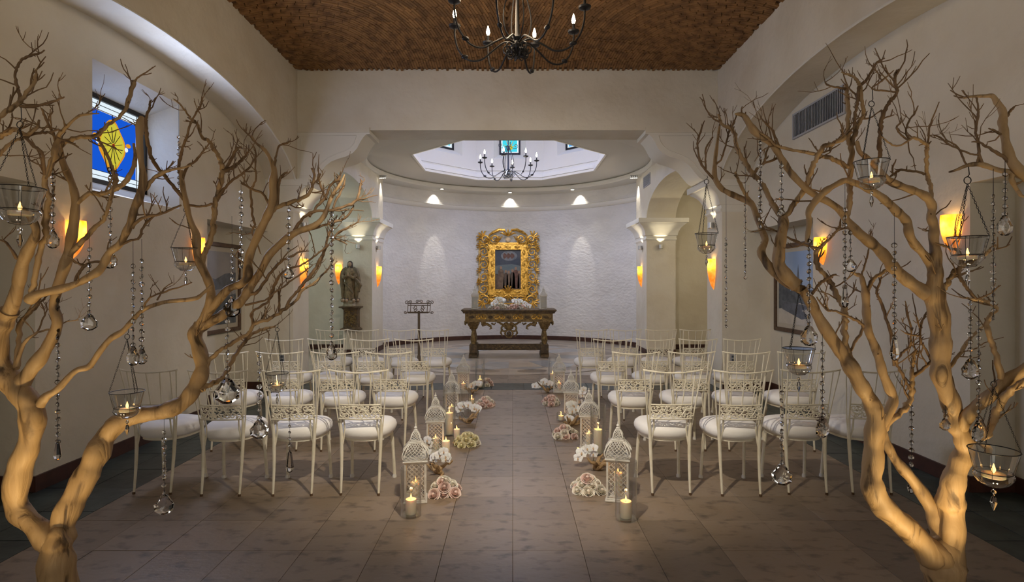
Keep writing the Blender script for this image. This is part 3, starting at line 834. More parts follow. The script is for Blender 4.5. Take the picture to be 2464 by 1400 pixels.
for x, h_, w_, m in ((-0.19, 0.52, 0.10, C_ROBE), (-0.06, 0.42, 0.075, C_BRN), (0.02, 0.40, 0.07, C_ROBE), (0.12, 0.44, 0.08, C_BRN), (0.21, 0.50, 0.10, C_RED), (0.30, 0.40, 0.05, C_BRN)):
    z0 = -0.50; zt = z0+h_
    paint('painted_figure', [(x-w_, z0), (x+w_, z0), (x+w_*0.85, z0+h_*0.5), (x+w_*0.7, zt-0.05), (x+w_*0.25, zt), (x-w_*0.25, zt), (x-w_*0.7, zt-0.05), (x-w_*0.8, z0+h_*0.5)], m, 3)
    paint('painted_head', [(x+0.032*math.cos(t), zt+0.035+0.042*math.sin(t)) for t in [2*math.pi*i/12 for i in range(12)]], C_FLESH, 4)

# ------------------------------------------------------------------ saint statue on a carved wall bracket
SX, SY = px(842, 700, 11.62).x, 11.60
pe = thing('wall_pedestal', 'carved dark wooden wall pedestal under the saint statue', 'pedestal', (SX+0.01, 11.8, 0.53))
mb = MB()
mb.loft([[(a*w, y0 if b2 < 0 else 0.0, z) for a, b2 in ((-1,-1),(1,-1),(1,1),(-1,1))] for z, w, y0 in ((0.0, 0.20, -0.24), (0.03, 0.20, -0.24), (0.06, 0.15, -0.18), (0.42, 0.145, -0.18), (0.46, 0.17, -0.21), (0.475, 0.22, -0.27), (0.50, 0.22, -0.27))])
mb.build('pedestal_body', CARVED, pe, 25)
b = MB(); rn = random.Random(8)
for i in range(46):
    b.ball((rn.uniform(-0.12, 0.12), -0.182, rn.uniform(0.08, 0.41)), (rn.uniform(0.014, 0.032), 0.02, rn.uniform(0.012, 0.03)), 6, 4)
for i in range(7):
    b.tube(spiral((rn.uniform(-0.08, 0.08), rn.uniform(0.12, 0.38)), 0.04, 0.012, rn.uniform(0, 6), 1.2, 10, 'xz', -0.19), 0.011, 5)
b.build('pedestal_carving', GILTW, pe)
stt = thing('statue', 'painted wooden statue of a robed veiled figure with praying hands', 'statue', (SX, 11.62, 1.03))
ROBE = mat('statue_robe', (0.26, 0.19, 0.10), 0.5, var=(0.12, 0.085, 0.05), vscale=16, metal=0.15, bump=0.5, bscale=50)
VEIL = mat('statue_mantle', (0.11, 0.085, 0.05), 0.55, var=(0.20, 0.14, 0.07), vscale=15, bump=0.4, bscale=45)
SKIN = mat('statue_skin', (0.36, 0.25, 0.16), 0.5)
HAIR = mat('statue_hair', (0.035, 0.022, 0.014), 0.6)
def folded(prof, n, k, amp, c=(0, 0)):
    rings = []
    for z, rx, ry in prof:
        rings.append([(c[0]+rx*(1+amp*math.sin(k*2*math.pi*j/n+z*9))*math.cos(2*math.pi*j/n), c[1]+ry*(1+amp*math.sin(k*2*math.pi*j/n+z*9))*math.sin(2*math.pi*j/n), z) for j in range(n)])
    return rings
b = MB(); b.loft(folded([(0.10, 0.105, 0.09), (0.18, 0.12, 0.10), (0.30, 0.115, 0.095), (0.45, 0.105, 0.085), (0.58, 0.095, 0.075), (0.66, 0.10, 0.075), (0.74, 0.115, 0.075), (0.79, 0.085, 0.06), (0.815, 0.035, 0.035), (0.84, 0.03, 0.03)], 36, 9, 0.08))
for sx in (-1, 1):
    b.tube([(sx*0.10, 0.0, 0.755), (sx*0.135, -0.03, 0.65), (sx*0.09, -0.10, 0.60), (sx*0.02, -0.125, 0.645)], [0.045, 0.045, 0.04, 0.028], 8)
b.build('robe', ROBE, stt)
b = MB(); b.ball((0, -0.01, 0.885), (0.042, 0.048, 0.055), 14, 10); b.ball((0, -0.06, 0.88), (0.008, 0.010, 0.012), 6, 4)
for sx in (-1, 1):
    b.ball((sx*0.016, -0.052, 0.893), (0.006, 0.004, 0.004), 6, 4)
    b.tube([(sx*0.012, -0.13, 0.64), (sx*0.009, -0.14, 0.68), (sx*0.004, -0.14, 0.72)], [0.014, 0.012, 0.005], 6)
b.ball((0, -0.053, 0.862), (0.011, 0.004, 0.003), 6, 3)
b.build('face_and_hands', SKIN, stt)
b = MB(); b.loft(folded([(0.76, 0.085, 0.06), (0.83, 0.062, 0.05), (0.88, 0.057, 0.056), (0.92, 0.053, 0.055), (0.945, 0.036, 0.04), (0.958, 0.01, 0.012)], 18, 5, 0.04, (0, 0.018))); b.build('hair', HAIR, stt)
b = MB()
for sx, dx in ((-1, 0.0), (1, 0.02)):
    pts = [(sx*0.06, 0.02, 0.80), (sx*0.14, 0.0, 0.72), (sx*(0.165+dx), -0.01, 0.55), (sx*(0.14+dx), -0.02, 0.38), (sx*0.135, -0.01, 0.22), (sx*0.12, 0.0, 0.14)]
    b.tube(crom(pts, 3), [0.045, 0.05, 0.055, 0.055, 0.05, 0.046, 0.045, 0.044, 0.045, 0.045, 0.044, 0.043, 0.042, 0.04, 0.035, 0.03][:16], 8)
b.tube([(0.10, -0.05, 0.60), (0.18, -0.04, 0.52), (0.215, -0.02, 0.45), (0.18, -0.01, 0.36), (0.20, 0.0, 0.30)], [0.03, 0.045, 0.05, 0.035, 0.012], 8)
b.tube([(-0.10, -0.07, 0.50), (0.0, -0.10, 0.40), (0.09, -0.08, 0.28)], [0.02, 0.028, 0.02], 7)
b.build('mantle', VEIL, stt)
b = MB(); b.lathe([(0.14, 0.0), (0.15, 0.02), (0.13, 0.06), (0.14, 0.10), (0.10, 0.13)], 18); b.build('cloud_base', mat('statue_cloud', (0.34, 0.29, 0.20), 0.6, var=(0.20, 0.16, 0.1), vscale=20), stt)
for k, (x, y) in enumerate(((-0.15, -0.04), (-0.03, -0.13), (0.11, -0.10), (0.17, 0.0), (-0.10, -0.12))):
    b = MB(); b.ball((x, y, 0.13), (0.036, 0.036, 0.04), 10, 7); b.ball((x, y-0.036, 0.128), 0.008, 5, 4); ch = b.build('cherub_head', SKIN, stt)
    b = MB(); b.ball((x, y+0.012, 0.145), (0.038, 0.032, 0.036), 9, 6); b.build('cherub_hair', HAIR, ch)

# ------------------------------------------------------------------ wrought iron lectern
ms = thing('lectern', 'wrought iron scrollwork lectern on a slim pole left of the altar table', 'lectern', (px(1008, 700, 10.0).x, 10.0, 0))
mb = MB(); mb.tube([(0, 0, 0.02), (0, 0, 1.02)], 0.022, 10); mb.build('pole', BRONZE, ms)
mb = MB(); mb.lathe([(0.17, 0.0), (0.17, 0.015), (0.06, 0.04), (0.035, 0.09), (0.03, 0.20), (0.024, 0.22)], 20); mb.build('base', BRONZE, ms)
mb = MB()
tl = lambda x, z: (x, 0.06-(1.22-z)*0.35, z)
for x in (-0.20, -0.15, 0.15, 0.20): mb.tube([tl(x*1.02, 1.15), tl(x, 1.0)], 0.007, 5)
for z, h in ((1.155, 0.21), (1.12, 0.20), (1.0, 0.20)): mb.tube([tl(-h, z), tl(h, z)], 0.008, 5)
mb.tube([tl(-0.20, 1.0), (-0.18, -0.10, 0.99), (0.18, -0.10, 0.99), tl(0.20, 1.0)], 0.008, 5)
mb.build('desk_frame', BRONZE, ms)
for cx, cz, r_, a, sx in ((-0.23, 1.17, 0.035, 0, 1), (0.23, 1.17, 0.035, math.pi, -1), (-0.16, 1.18, 0.03, math.pi, -1), (0.16, 1.18, 0.03, 0, 1), (-0.035, 1.185, 0.033, 0, 1), (0.035, 1.185, 0.033, math.pi, -1), (-0.24, 0.995, 0.028, 0, -1), (0.24, 0.995, 0.028, math.pi, 1), (-0.07, 1.085, 0.04, math.pi, 1), (0.07, 1.085, 0.04, 0, -1), (-0.06, 1.03, 0.035, 0, 1), (0.06, 1.03, 0.035, math.pi, -1)):
    b = MB(); b.tube([tl(p[0], p[2]) for p in spiral((cx, cz), r_, 0.008, a, 1.3*sx, 14)], 0.0065, 5); b.build('desk_scroll', BRONZE, ms)

# ------------------------------------------------------------------ chandeliers
def chandelier(loc, label, rot, stem_top):
    t = thing('chandelier', label, 'chandelier', loc, rot, 'iron chandeliers')
    b = MB(); b.tube([(0, 0, 0.0), (0, 0, stem_top)], 0.012, 8); b.lathe([(0.012, 0.0), (0.03, 0.03), (0.022, 0.07), (0.04, 0.10), (0.02, 0.14), (0.014, 0.5), (0.03, 0.54), (0.014, 0.60)], 12); b.build('stem', IRON, t)
    b = MB(); b.lathe([(0.005, -0.09), (0.02, -0.07), (0.012, -0.03), (0.05, 0.0), (0.055, 0.03), (0.02, 0.06)], 12); b.build('hub', IRON, t)
    b = MB(); b.lathe([(0.07, stem_top-0.06), (0.065, stem_top-0.03), (0.02, stem_top)], 16); b.build('canopy', IRON, t)
    b = MB()
    prof = crom([(0.03, 0.05), (0.12, 0.075), (0.22, 0.02), (0.34, -0.055), (0.46, -0.045), (0.555, 0.05), (0.595, 0.17), (0.60, 0.27)], 5)
    b.tube([(p[0], 0, p[1]) for p in prof], 0.0085, 6)
    b.ball((0.50, 0, -0.01), (0.035, 0.02, 0.02), 8, 6, 0)
    arm_me = b.mesh('arm', IRON)
    b = MB(); b.lathe([(0.008, 0.26), (0.05, 0.275), (0.055, 0.29), (0.048, 0.288), (0.012, 0.28)], 14, (0.60, 0, 0)); cup_me = b.mesh('drip_cup', IRON)
    b = MB(); b.lathe([(0.012, 0.285), (0.012, 0.355)], 10, (0.60, 0, 0)); tube_me = b.mesh('candle_sleeve', IRON)
    b = MB(); b.lathe([(0.008, 0.355), (0.017, 0.375), (0.019, 0.39), (0.012, 0.42), (0.003, 0.45)], 10, (0.60, 0, 0)); bulb_me = b.mesh('bulb', BULB)
    b = MB(); b.tube([(p[0], 0, p[2]) for p in spiral((0.085, 0.0), 0.055, 0.012, R(170), 1.5, 18)], 0.007, 5); sc1 = b.mesh('hub_scroll', IRON)
    b = MB(); b.tube(crom([(0.04, 0, 0.08), (0.11, 0, 0.14), (0.135, 0, 0.28), (0.10, 0, 0.44), (0.05, 0, 0.55), (0.015, 0, 0.62)], 4), 0.006, 5)
    ly = b.mesh('upper_scroll', IRON)
    b = MB(); b.tube([(0.015, 0, 0.62), (0.12, 0, 0.56), (0.18, 0, 0.57)]+[(p[0], 0, p[2]) for p in spiral((0.165, 0.62), 0.05, 0.012, R(-70), 1.0, 12)], 0.005, 5); cu = b.mesh('top_curl', IRON)
    for k in range(8):
        a = 2*math.pi*(k+0.5)/8
        o = obj('arm', arm_me, t, None, (0, 0, a)); obj('drip_cup', cup_me, o); obj('candle_sleeve', tube_me, o); obj('bulb', bulb_me, o)
        obj('hub_scroll', sc1, t, (0, 0, 0.0), (0, 0, a+0.2)); obj('hub_scroll', sc1, t, (0, 0, -0.04), (0, 0, a+0.55), (0.8, 0.8, 0.8))
    for k in range(4):
        obj('upper_scroll', ly, t, None, (0, 0, 2*math.pi*k/4+0.3)); obj('top_curl', cu, t, None, (0, 0, 2*math.pi*k/4))
    return t
chandelier((px(1245, 100, 4.9).x, 4.9, 3.60), 'large black iron chandelier hanging from the brick vault', 0.10, vz(XC, 4.9)-3.60)
chandelier((px(1223, 400, 11.65).x, 11.65, 3.80), 'black iron chandelier hanging in the apse lantern opening', 0.25, 2.50)

# ------------------------------------------------------------------ amber sconces, uplights, downlights
SHADE = bpy.data.materials.new('amber_shade'); SHADE.use_nodes = True
_N = SHADE.node_tree.nodes; _L = SHADE.node_tree.links
_N.remove(_N['Principled BSDF'])
_tc = _N.new('ShaderNodeTexCoord'); _nz = _N.new('ShaderNodeTexNoise'); _nz.inputs['Scale'].default_value = 12; _nz.inputs['Detail'].default_value = 5
_L.new(_tc.outputs['Object'], _nz.inputs['Vector'])
_rp = _N.new('ShaderNodeValToRGB'); _rp.color_ramp.elements[0].color = (1.0, 0.30, 0.025, 1); _rp.color_ramp.elements[1].color = (1.0, 0.58, 0.16, 1)
_rp.color_ramp.elements[0].position = 0.35; _rp.color_ramp.elements[1].position = 0.7
_L.new(_nz.outputs['Fac'], _rp.inputs['Fac'])
_tr = _N.new('ShaderNodeBsdfTranslucent'); _em = _N.new('ShaderNodeEmission'); _em.inputs[1].default_value = 0.42
_ad = _N.new('ShaderNodeAddShader')
_L.new(_rp.outputs[0], _tr.inputs[0]); _L.new(_rp.outputs[0], _em.inputs[0]); _L.new(_tr.outputs[0], _ad.inputs[0]); _L.new(_em.outputs[0], _ad.inputs[1])
_L.new(_ad.outputs[0], _N['Material Output'].inputs['Surface'])
def sconce_mesh(w, h, dep):
    b = MB(); rings = []; n = 16
    for i in range(15):
        t = i/14
        k = (1-t**2.2)**0.75 if t < 1 else 0.0
        k = max(k*(0.92+0.1*math.sin(t*2.2)), 0.02)
        rings.append([(w/2*k*math.cos(math.pi*j/n), -dep*k*math.sin(math.pi*j/n)-0.002, -h*t) for j in range(n+1)])
    b.loft(rings, False, False, closed=False)
    return b.mesh('shade', SHADE)
SC_L = sconce_mesh(0.165, 0.46, 0.10); SC_S = sconce_mesh(0.16, 0.30, 0.10)
def sconce(p, rz, big, label):
    """p = middle of the shade's top edge on the wall; local -y points into the room"""
    t = thing('sconce', label, 'wall lamp', p, rz, 'amber wall sconces')
    obj('shade', SC_L if big else SC_S, t)
    b = MB(); b.box(-0.03, 0.03, -0.012, 0.0, -0.22, -0.06); b.build('back_plate', STEEL, t, 0)
    b = MB(); b.ball((0, -0.045, -0.12), (0.012, 0.012, 0.03), 8, 6); b.build('bulb', BULB2, t)
    d = Vector((0, -0.045, -0.07)); d.rotate(Matrix.Rotation(rz, 3, 'Z'))
    lamp('POINT', 'sconce_light', Vector(p)+d, 2.0 if big else 1.1, (1.0, 0.55, 0.18), 0.015)
BULB2 = glow('sconce_bulb', (1.0, 0.70, 0.30), 8)
XL, XR = XC-WD, XC+WD
def onwall(xp, yp, Xw): Y = Xw*F/(xp-PX); return (Xw, Y, H-(yp-PY)*Y/F)
sconce(onwall(175, 531, XL+0.0), R(90), False, 'amber alabaster sconce below the stained glass window')
sconce(onwall(471, 572, XL+0.0), R(90), False, 'amber alabaster sconce left of the left wall picture')
sconce(onwall(2297, 517, XR), R(-90), False, 'amber alabaster sconce nearest on the right wall')
sconce(onwall(1981, 571, XR), R(-90), False, 'amber alabaster sconce beside the picture on right wall')
sconce((XC-3.065, 8.22, 1.885), R(90), True, 'long amber sconce on the left nave pier')
sconce((XC+3.065, 8.22, 1.885), R(-90), True, 'long amber sconce on the right nave pier')
sconce((XC-2.93, 12.25, 1.89), R(90), True, 'long amber sconce on apse pier right of the statue')
sconce((XC+2.93, 12.25, 1.89), R(-90), True, 'long amber sconce on the right apse pier')
sconce((XC-3.95, 12.78, 1.95), 0, True, 'amber sconce inside the left transept alcove')
def uplight(p, rz, label):
    t = thing('uplight', label, 'spotlight', p, rz, 'small steel uplights on the piers')
    b = MB(); b.lathe([(0.030, -0.07), (0.045, -0.06), (0.045, 0.02), (0.040, 0.02), (0.038, -0.01)], 16, (0, -0.055, 0)); b.build('can', STEEL, t)
    b = MB(); b.box(-0.02, 0.02, -0.02, 0.0, -0.03, 0.0); b.build('bracket', STEEL, t, 0)
    d = Vector((0, -0.055, 0.03)); d.rotate(Matrix.Rotation(rz, 3, 'Z')); q = Vector(p)+d
    d2 = Vector((0, 0.02, 1)); d2.rotate(Matrix.Rotation(rz, 3, 'Z'))
    lamp('SPOT', 'uplight_beam', q, 5.5, (1.0, 0.86, 0.58), 0.02, q+d2, 85, 0.6)
uplight((XC-3.22, 11.8, 2.32), 0, 'small steel uplight on the left apse pier above the statue')
uplight((XC+3.22, 11.8, 2.32), 0, 'small steel uplight on the front of right apse pier')
uplight((XC-2.93, 12.15, 2.32), R(90), 'small steel uplight above the sconce on left apse pier')
uplight((XC+2.93, 12.15, 2.32), R(-90), 'small steel uplight above the sconce on right apse pier')
uplight((XC-3.065, 8.2, 2.40), R(90), 'small steel uplight above the sconce on left nave pier')
uplight((XC+3.065, 8.2, 2.40), R(-90), 'small steel uplight above the sconce on right nave pier')
DISC = glow('downlight_lens', (1.0, 0.92, 0.75), 14)
for i, (a, lb) in enumerate(((-36, 'left of'), (0, 'above'), (33, 'right of'))):
    a = R(a)
    q = Vector((RC.x+3.27*math.sin(a), RC.y+3.27*math.cos(a), ZS-0.02))
    t = thing('downlight', 'round ceiling downlight in the apse ring %s the altarpiece' % lb, 'spotlight', (RC.x+2.93*math.sin(a), RC.y+2.93*math.cos(a), ZS-0.012), 0, 'apse ring downlights')
    b = MB(); b.lathe([(0.055, 0.0), (0.055, 0.014), (0.04, 0.02)], 18); b.build('rim', STEEL, t)
    b = MB(); b.lathe([(0.04, -0.004), (0.04, 0.0)], 16); b.build('lens', DISC, t)
    lamp('SPOT', 'downlight_beam', q, 20, (1.0, 0.94, 0.82), 0.012, q+Vector((math.sin(a)*0.25, math.cos(a)*0.25, -1)), 85, 0.8)
for s, lb in ((-1, 'left'), (1, 'right')):
    c = px(921 if s < 0 else 1525, 424, 12.3)
    t = thing('spot_cluster', 'cluster of four small ceiling spotlights above the %s apse pier' % lb, 'spotlight', (c.x, c.y, ZS), 0, 'apse spotlight clusters')
    b = MB(); b.box(-0.08, 0.08, -0.02, 0.02, -0.015, 0.004); b.build('track', STEEL, t, 0)
    for k in range(4):
        b = MB(); b.lathe([(0.014, -0.06), (0.02, -0.05), (0.02, -0.012)], 10, (-0.06+0.04*k, -0.01*k, 0)); h = b.build('spot_head', STEEL, t)
        b = MB(); b.lathe([(0.014, -0.064), (0.014, -0.06)], 10, (-0.06+0.04*k, -0.01*k, 0)); b.build('lens', DISC, h)
    q = Vector((c.x+s*0.05, c.y+0.25, ZS-0.08))
    lamp('SPOT', 'cluster_beam', q, 24, (1.0, 0.93, 0.80), 0.02, q+Vector((s*0.25, 0.1, -1)), 60, 0.6)
for a in (-36, 33.5):
    a = R(a); q = Vector((RC.x+2.75*math.sin(a), RC.y+2.75*math.cos(a), 3.88)); w_ = Vector((RC.x+3.38*math.sin(a), RC.y+3.38*math.cos(a), 1.95))
    lamp('SPOT', 'wall_wash_beam', q, 46, (1.0, 0.92, 0.80), 0.01, w_, 24, 0.45)

# ------------------------------------------------------------------ framed pictures, vents, outlets
WOODF = mat('brown_frame_wood', (0.12, 0.07, 0.045), 0.45, var=(0.08, 0.045, 0.03), vscale=20)
MATB = mat('picture_mount', (0.55, 0.50, 0.42), 0.8)
P_SKY = mat('picture_sky', (0.30, 0.42, 0.66), 0.5, var=(0.40, 0.50, 0.68), vscale=3)
P_GSK = mat('picture_grey_sky', (0.36, 0.35, 0.37), 0.5, var=(0.30, 0.30, 0.33), vscale=4)
P_DRK = mat('picture_dark', (0.07, 0.085, 0.11), 0.5, var=(0.13, 0.15, 0.18), vscale=12)
P_MID = mat('picture_mid', (0.15, 0.17, 0.22), 0.5, var=(0.10, 0.11, 0.14), vscale=10)
P_SNW = mat('picture_pale', (0.62, 0.57, 0.50), 0.5, var=(0.50, 0.47, 0.44), vscale=6)
def picture(name, label, M_, w, h, layers):
    t = thing(name, label, 'picture'); t.matrix_world = M_
    f = MB(); k = 0.055
    f.bbox(-w/2, -w/2+k, -0.035, 0.0, 0, h, 0.008); f.bbox(w/2-k, w/2, -0.035, 0.0, 0, h, 0.008); f.bbox(-w/2+k, w/2-k, -0.035, 0.0, 0, k, 0.008); f.bbox(-w/2+k, w/2-k, -0.035, 0.0, h-k, h, 0.008)
    f.build('picture_frame', WOODF, t, 30)
    b = MB(); b.box(-w/2+k, w/2-k, -0.012, -0.002, k, h-k); b.build('mount', MATB, t, 0)
    m0 = 0.115
    for i, (nm, poly, m) in enumerate(layers):
        po = [(-w/2+m0+p[0]*(w-2*m0), m0+p[1]*(h-2*m0)) for p in poly]
        b = MB(); b.prism(po, 'y', -0.0135-0.0012*i, -0.011); b.build(nm, m, t, 0)
ML_ = Matrix(((0, -1, 0, XC-WD-0.33+0.002), (1, 0, 0, 7.14), (0, 0, 1, 0.87), (0, 0, 0, 1)))
picture('framed_picture', 'framed misty mountain landscape picture in the left wall niche', ML_, 1.16, 1.18, [
    ('print_sky', [(0, 0), (1, 0), (1, 1), (0, 1)], P_GSK), ('print_hills', [(0, 0), (1, 0), (1, 0.72), (0.7, 0.70), (0.45, 0.62), (0.2, 0.66), (0, 0.60)], P_MID),
    ('print_shore', [(0, 0.30), (1, 0.42), (1, 0.52), (0.5, 0.48), (0, 0.42)], P_GSK), ('print_ground', [(0, 0), (1, 0), (1, 0.40), (0.6, 0.34), (0.3, 0.38), (0, 0.28)], P_DRK)])
MR_ = Matrix(((0, 1, 0, XC+WD+0.33-0.002), (-1, 0, 0, 7.10), (0, 0, 1, 0.87), (0, 0, 0, 1)))
picture('framed_picture', 'framed snowy church scene picture in the right wall niche', MR_, 1.24, 1.18, [
    ('print_sky', [(0, 0), (1, 0), (1, 1), (0, 1)], P_SKY), ('print_church', [(0.42, 0.4), (0.42, 0.62), (0.47, 0.62), (0.50, 0.82), (0.53, 0.62), (0.60, 0.62), (0.60, 0.4)], P_MID), ('print_tree', [(0, 0.3), (0, 0.85), (0.12, 0.86), (0.16, 0.6), (0.3, 0.55), (0.3, 0.3)], P_DRK),
    ('print_wood', [(0, 0.2), (1, 0.2), (1, 0.46), (0.6, 0.5), (0.3, 0.46), (0, 0.5)], P_DRK), ('print_snow', [(0, 0), (1, 0), (1, 0.22), (0.55, 0.30), (0.35, 0.24), (0, 0.2)], P_SNW), ('print_shadow', [(0.1, 0.2), (0.6, 0.08), (0.8, 0.12), (0.6, 0.2), (0.9, 0.26), (0.3, 0.3), (0.1, 0.32)], P_MID)])
vt = thing('air_vent', 'grey slatted air vent high on the right nave wall', 'vent', (XR, 6.06, 3.38))
b = MB()
b.box(-0.025, 0.0, -0.52, 0.52, 0.13, 0.15); b.box(-0.025, 0.0, -0.52, 0.52, -0.15, -0.13); b.box(-0.025, 0.0, -0.52, -0.50, -0.13, 0.13); b.box(-0.025, 0.0, 0.50, 0.52, -0.13, 0.13)
b.build('vent_frame', GRILLE, vt, 0)
b = MB(); b.box(-0.004, -0.001, -0.5, 0.5, -0.13, 0.13); b.build('vent_back', P_MID, vt, 0)
b = MB(); b.box(-0.010, 0.010, -0.002, 0.002, -0.13, 0.13); sl_me = b.mesh('slat', GRILLE, 0)
for k in range(32): obj('slat', sl_me, vt, (-0.012, -0.482+0.0311*k, 0), (0, 0, R(30)))
vt = thing('air_vent', 'small grey air vent above the right apse arch', 'vent', (XC+2.93, 11.75, 3.70))
b = MB(); b.box(-0.015, 0.0, -0.28, 0.28, -0.12, 0.12); b.build('vent_frame', GRILLE, vt, 0)
b = MB(); b.box(-0.006, 0.006, -0.26, 0.26, -0.003, 0.003); sl2 = b.mesh('slat', P_MID, 0)
for k in range(9): obj('slat', sl2, vt, (-0.016, 0, -0.09+0.0225*k))
for s, lb in ((-1, 'left'), (1, 'right')):
    o = thing('wall_outlet', 'grey wall outlet plate behind the chairs on the %s nave pier' % lb, 'outlet', (XC+s*3.22, 7.9, 0.45))
    b = MB(); b.bbox(-0.04, 0.04, -0.008, 0.0, -0.06, 0.06, 0.003); b.build('plate', GRILLE, o, 0)
    b = MB(); b.box(-0.02, 0.02, -0.012, -0.008, 0.01, 0.04); b.box(-0.02, 0.02, -0.012, -0.008, -0.04, -0.01); b.build('socket', P_DRK, o, 0)

# ------------------------------------------------------------------ chairs
def chair():
    t = thing('banquet_chair', 'x', 'chair', group='white cushioned chairs in four rows')
    IV = IVORY
    for s in (-1, 1):
        pts = crom([(s*0.136, -0.195, 0.0), (s*0.138, -0.172, 0.18), (s*0.142, -0.158, 0.36), (s*0.146, -0.160, 0.46), (s*0.150, -0.185, 0.64), (s*0.160, -0.232, 0.895)], 3)
        b = MB(); b.tube(pts, [0.0075+0.005*min(p[2]/0.30, 1) if p[2] < 0.45 else max(0.0055, 0.0125-(p[2]-0.45)*0.05) for p in pts], 8); rl = b.build('rear_leg', IV, t)
        b = MB(); b.lathe([(0.010, 0.0), (0.010, 0.012), (0.0085, 0.016)], 8, (s*0.136, -0.195, 0)); b.build('foot_cap', KNOT, rl)
        b = MB(); b.tube(crom([(s*0.146, -0.158, 0.40), (s*0.160, -0.163, 0.50), (s*0.178, -0.187, 0.66), (s*0.207, -0.236, 0.905)], 4), 0.0048, 6); b.build('back_bar', IV, t)
        b = MB(); b.tube(crom([(s*0.140, -0.155, 0.33), (s*0.128, -0.152, 0.40), (s*0.118, -0.160, 0.47), (s*0.122, -0.178, 0.552)], 3), 0.006, 6); b.build('back_brace', IV, t)
        b = MB(); b.tube(crom([(s*0.150, 0.135, 0.395), (s*0.160, 0.155, 0.25), (s*0.168, 0.178, 0.02)], 3), [0.014]*3+[0.012]*4, 8); fl = b.build('front_leg', IV, t)
        b = MB(); b.lathe([(0.017, 0.0), (0.017, 0.014), (0.011, 0.03), (0.011, 0.055)], 10, (s*0.168, 0.178, 0)); b.build('foot_cap', LANTERNW, fl)
    yb = lambda x: -0.186-0.022*(1-(x/0.15)**2)
    b = MB(); b.tube(crom([(-0.215, -0.230, 0.908), (-0.14, -0.247, 0.898), (0, -0.262, 0.890), (0.14, -0.247, 0.898), (0.215, -0.230, 0.908)], 4), 0.0062, 6); b.build('top_rail', IV, t)
    for x in (-0.075, 0.0, 0.075):
        b = MB(); b.tube([(x, yb(x), 0.650), (x*1.12, yb(x)-0.022, 0.76), (x*1.25, -0.258+0.012*abs(x)/0.075, 0.892)], 0.0042, 6); b.build('spindle', IV, t)
    b = MB()
    for z in (0.550, 0.652): b.tube([(x, yb(x), z) for x in [-0.15+0.03*i for i in range(11)]], 0.006, 5)
    rn = random.Random(2)
    for i in range(8):
        x0 = -0.128+0.0366*i
        for j, (dz, sg) in enumerate(((0.576, 1), (0.626, -1))):
            sp = spiral((x0, dz), 0.021, 0.006, rn.uniform(0, 6.28), 1.15*sg, 9)
            b.tube([(p[0], yb(p[0]), p[2]) for p in sp], 0.0046, 4)
        for dz in (-0.036, -0.014, 0.008, 0.03):
            xx = x0+rn.uniform(0.008, 0.03); b.ball((xx, yb(xx), 0.602+dz+rn.uniform(-0.006, 0.006)), (rn.uniform(0.008, 0.013), 0.003, rn.uniform(0.005, 0.008)), 6, 4)
    b.tube([(x, yb(x), 0.600+0.022*math.sin(x*70)) for x in [-0.145+0.29*i/40 for i in range(41)]], 0.0045, 4)
    b.build('filigree_band', IV, t)
    def outl(k, z):
        n = 36; r = []
        for i in range(n):
            a = 2*math.pi*i/n; c, s_ = math.cos(a), math.sin(a)
            e = 2.6
            u = math.copysign(abs(c)**(2/e), c); v = math.copysign(abs(s_)**(2/e), s_)
            wx = 0.195+0.018*v
            r.append((u*wx*k, 0.02+v*0.20*k, z))
        return r
    b = MB(); b.loft([outl(k, z) for k, z in ((0.86, 0.392), (0.97, 0.402), (1.03, 0.425), (1.04, 0.446), (1.0, 0.468), (0.90, 0.485), (0.70, 0.497), (0.40, 0.503), (0.1, 0.505))]); b.build('seat_cushion', FABRIC, t, 60)
    b = MB(); b.loft([outl(k, z) for k, z in ((0.84, 0.375), (0.90, 0.378), (0.90, 0.398), (0.84, 0.400))]); b.build('seat_frame', IV, t, 30)
    return t
proto = chair(); used = False
rows = [(3.98+0.195, [1.14, 1.64, 2.13, 2.60], 'nearest row'), (5.0+0.21, [1.11, 1.61, 2.11, 2.60], 'second row'), (6.14+0.21, [1.10, 1.59, 2.06, 2.53], 'third row'), (7.38+0.21, [1.05, 1.51, 1.98, 2.42], 'last row')]
posn = ['next to the aisle', 'second from the aisle', 'third from the aisle', 'nearest the wall']
rn = random.Random(9)
for Yc, xs, rl in rows:
    for s, sd in ((-1, 'left'), (1, 'right')):
        for i, x in enumerate(xs):
            o = proto if not used else copy_tree(proto); used = True
            if s < 0: x = {1.14: 1.10, 1.64: 1.59, 2.13: 2.095}.get(x, x) if Yc < 4.5 else x
            o.location = (s*x, Yc+rn.uniform(-0.02, 0.02), 0); o.rotation_euler = (0, 0, rn.uniform(-0.05, 0.05))
            o['label'] = 'ivory metal chair with white cushion, %s %s of aisle, %s' % (rl, sd, posn[i])

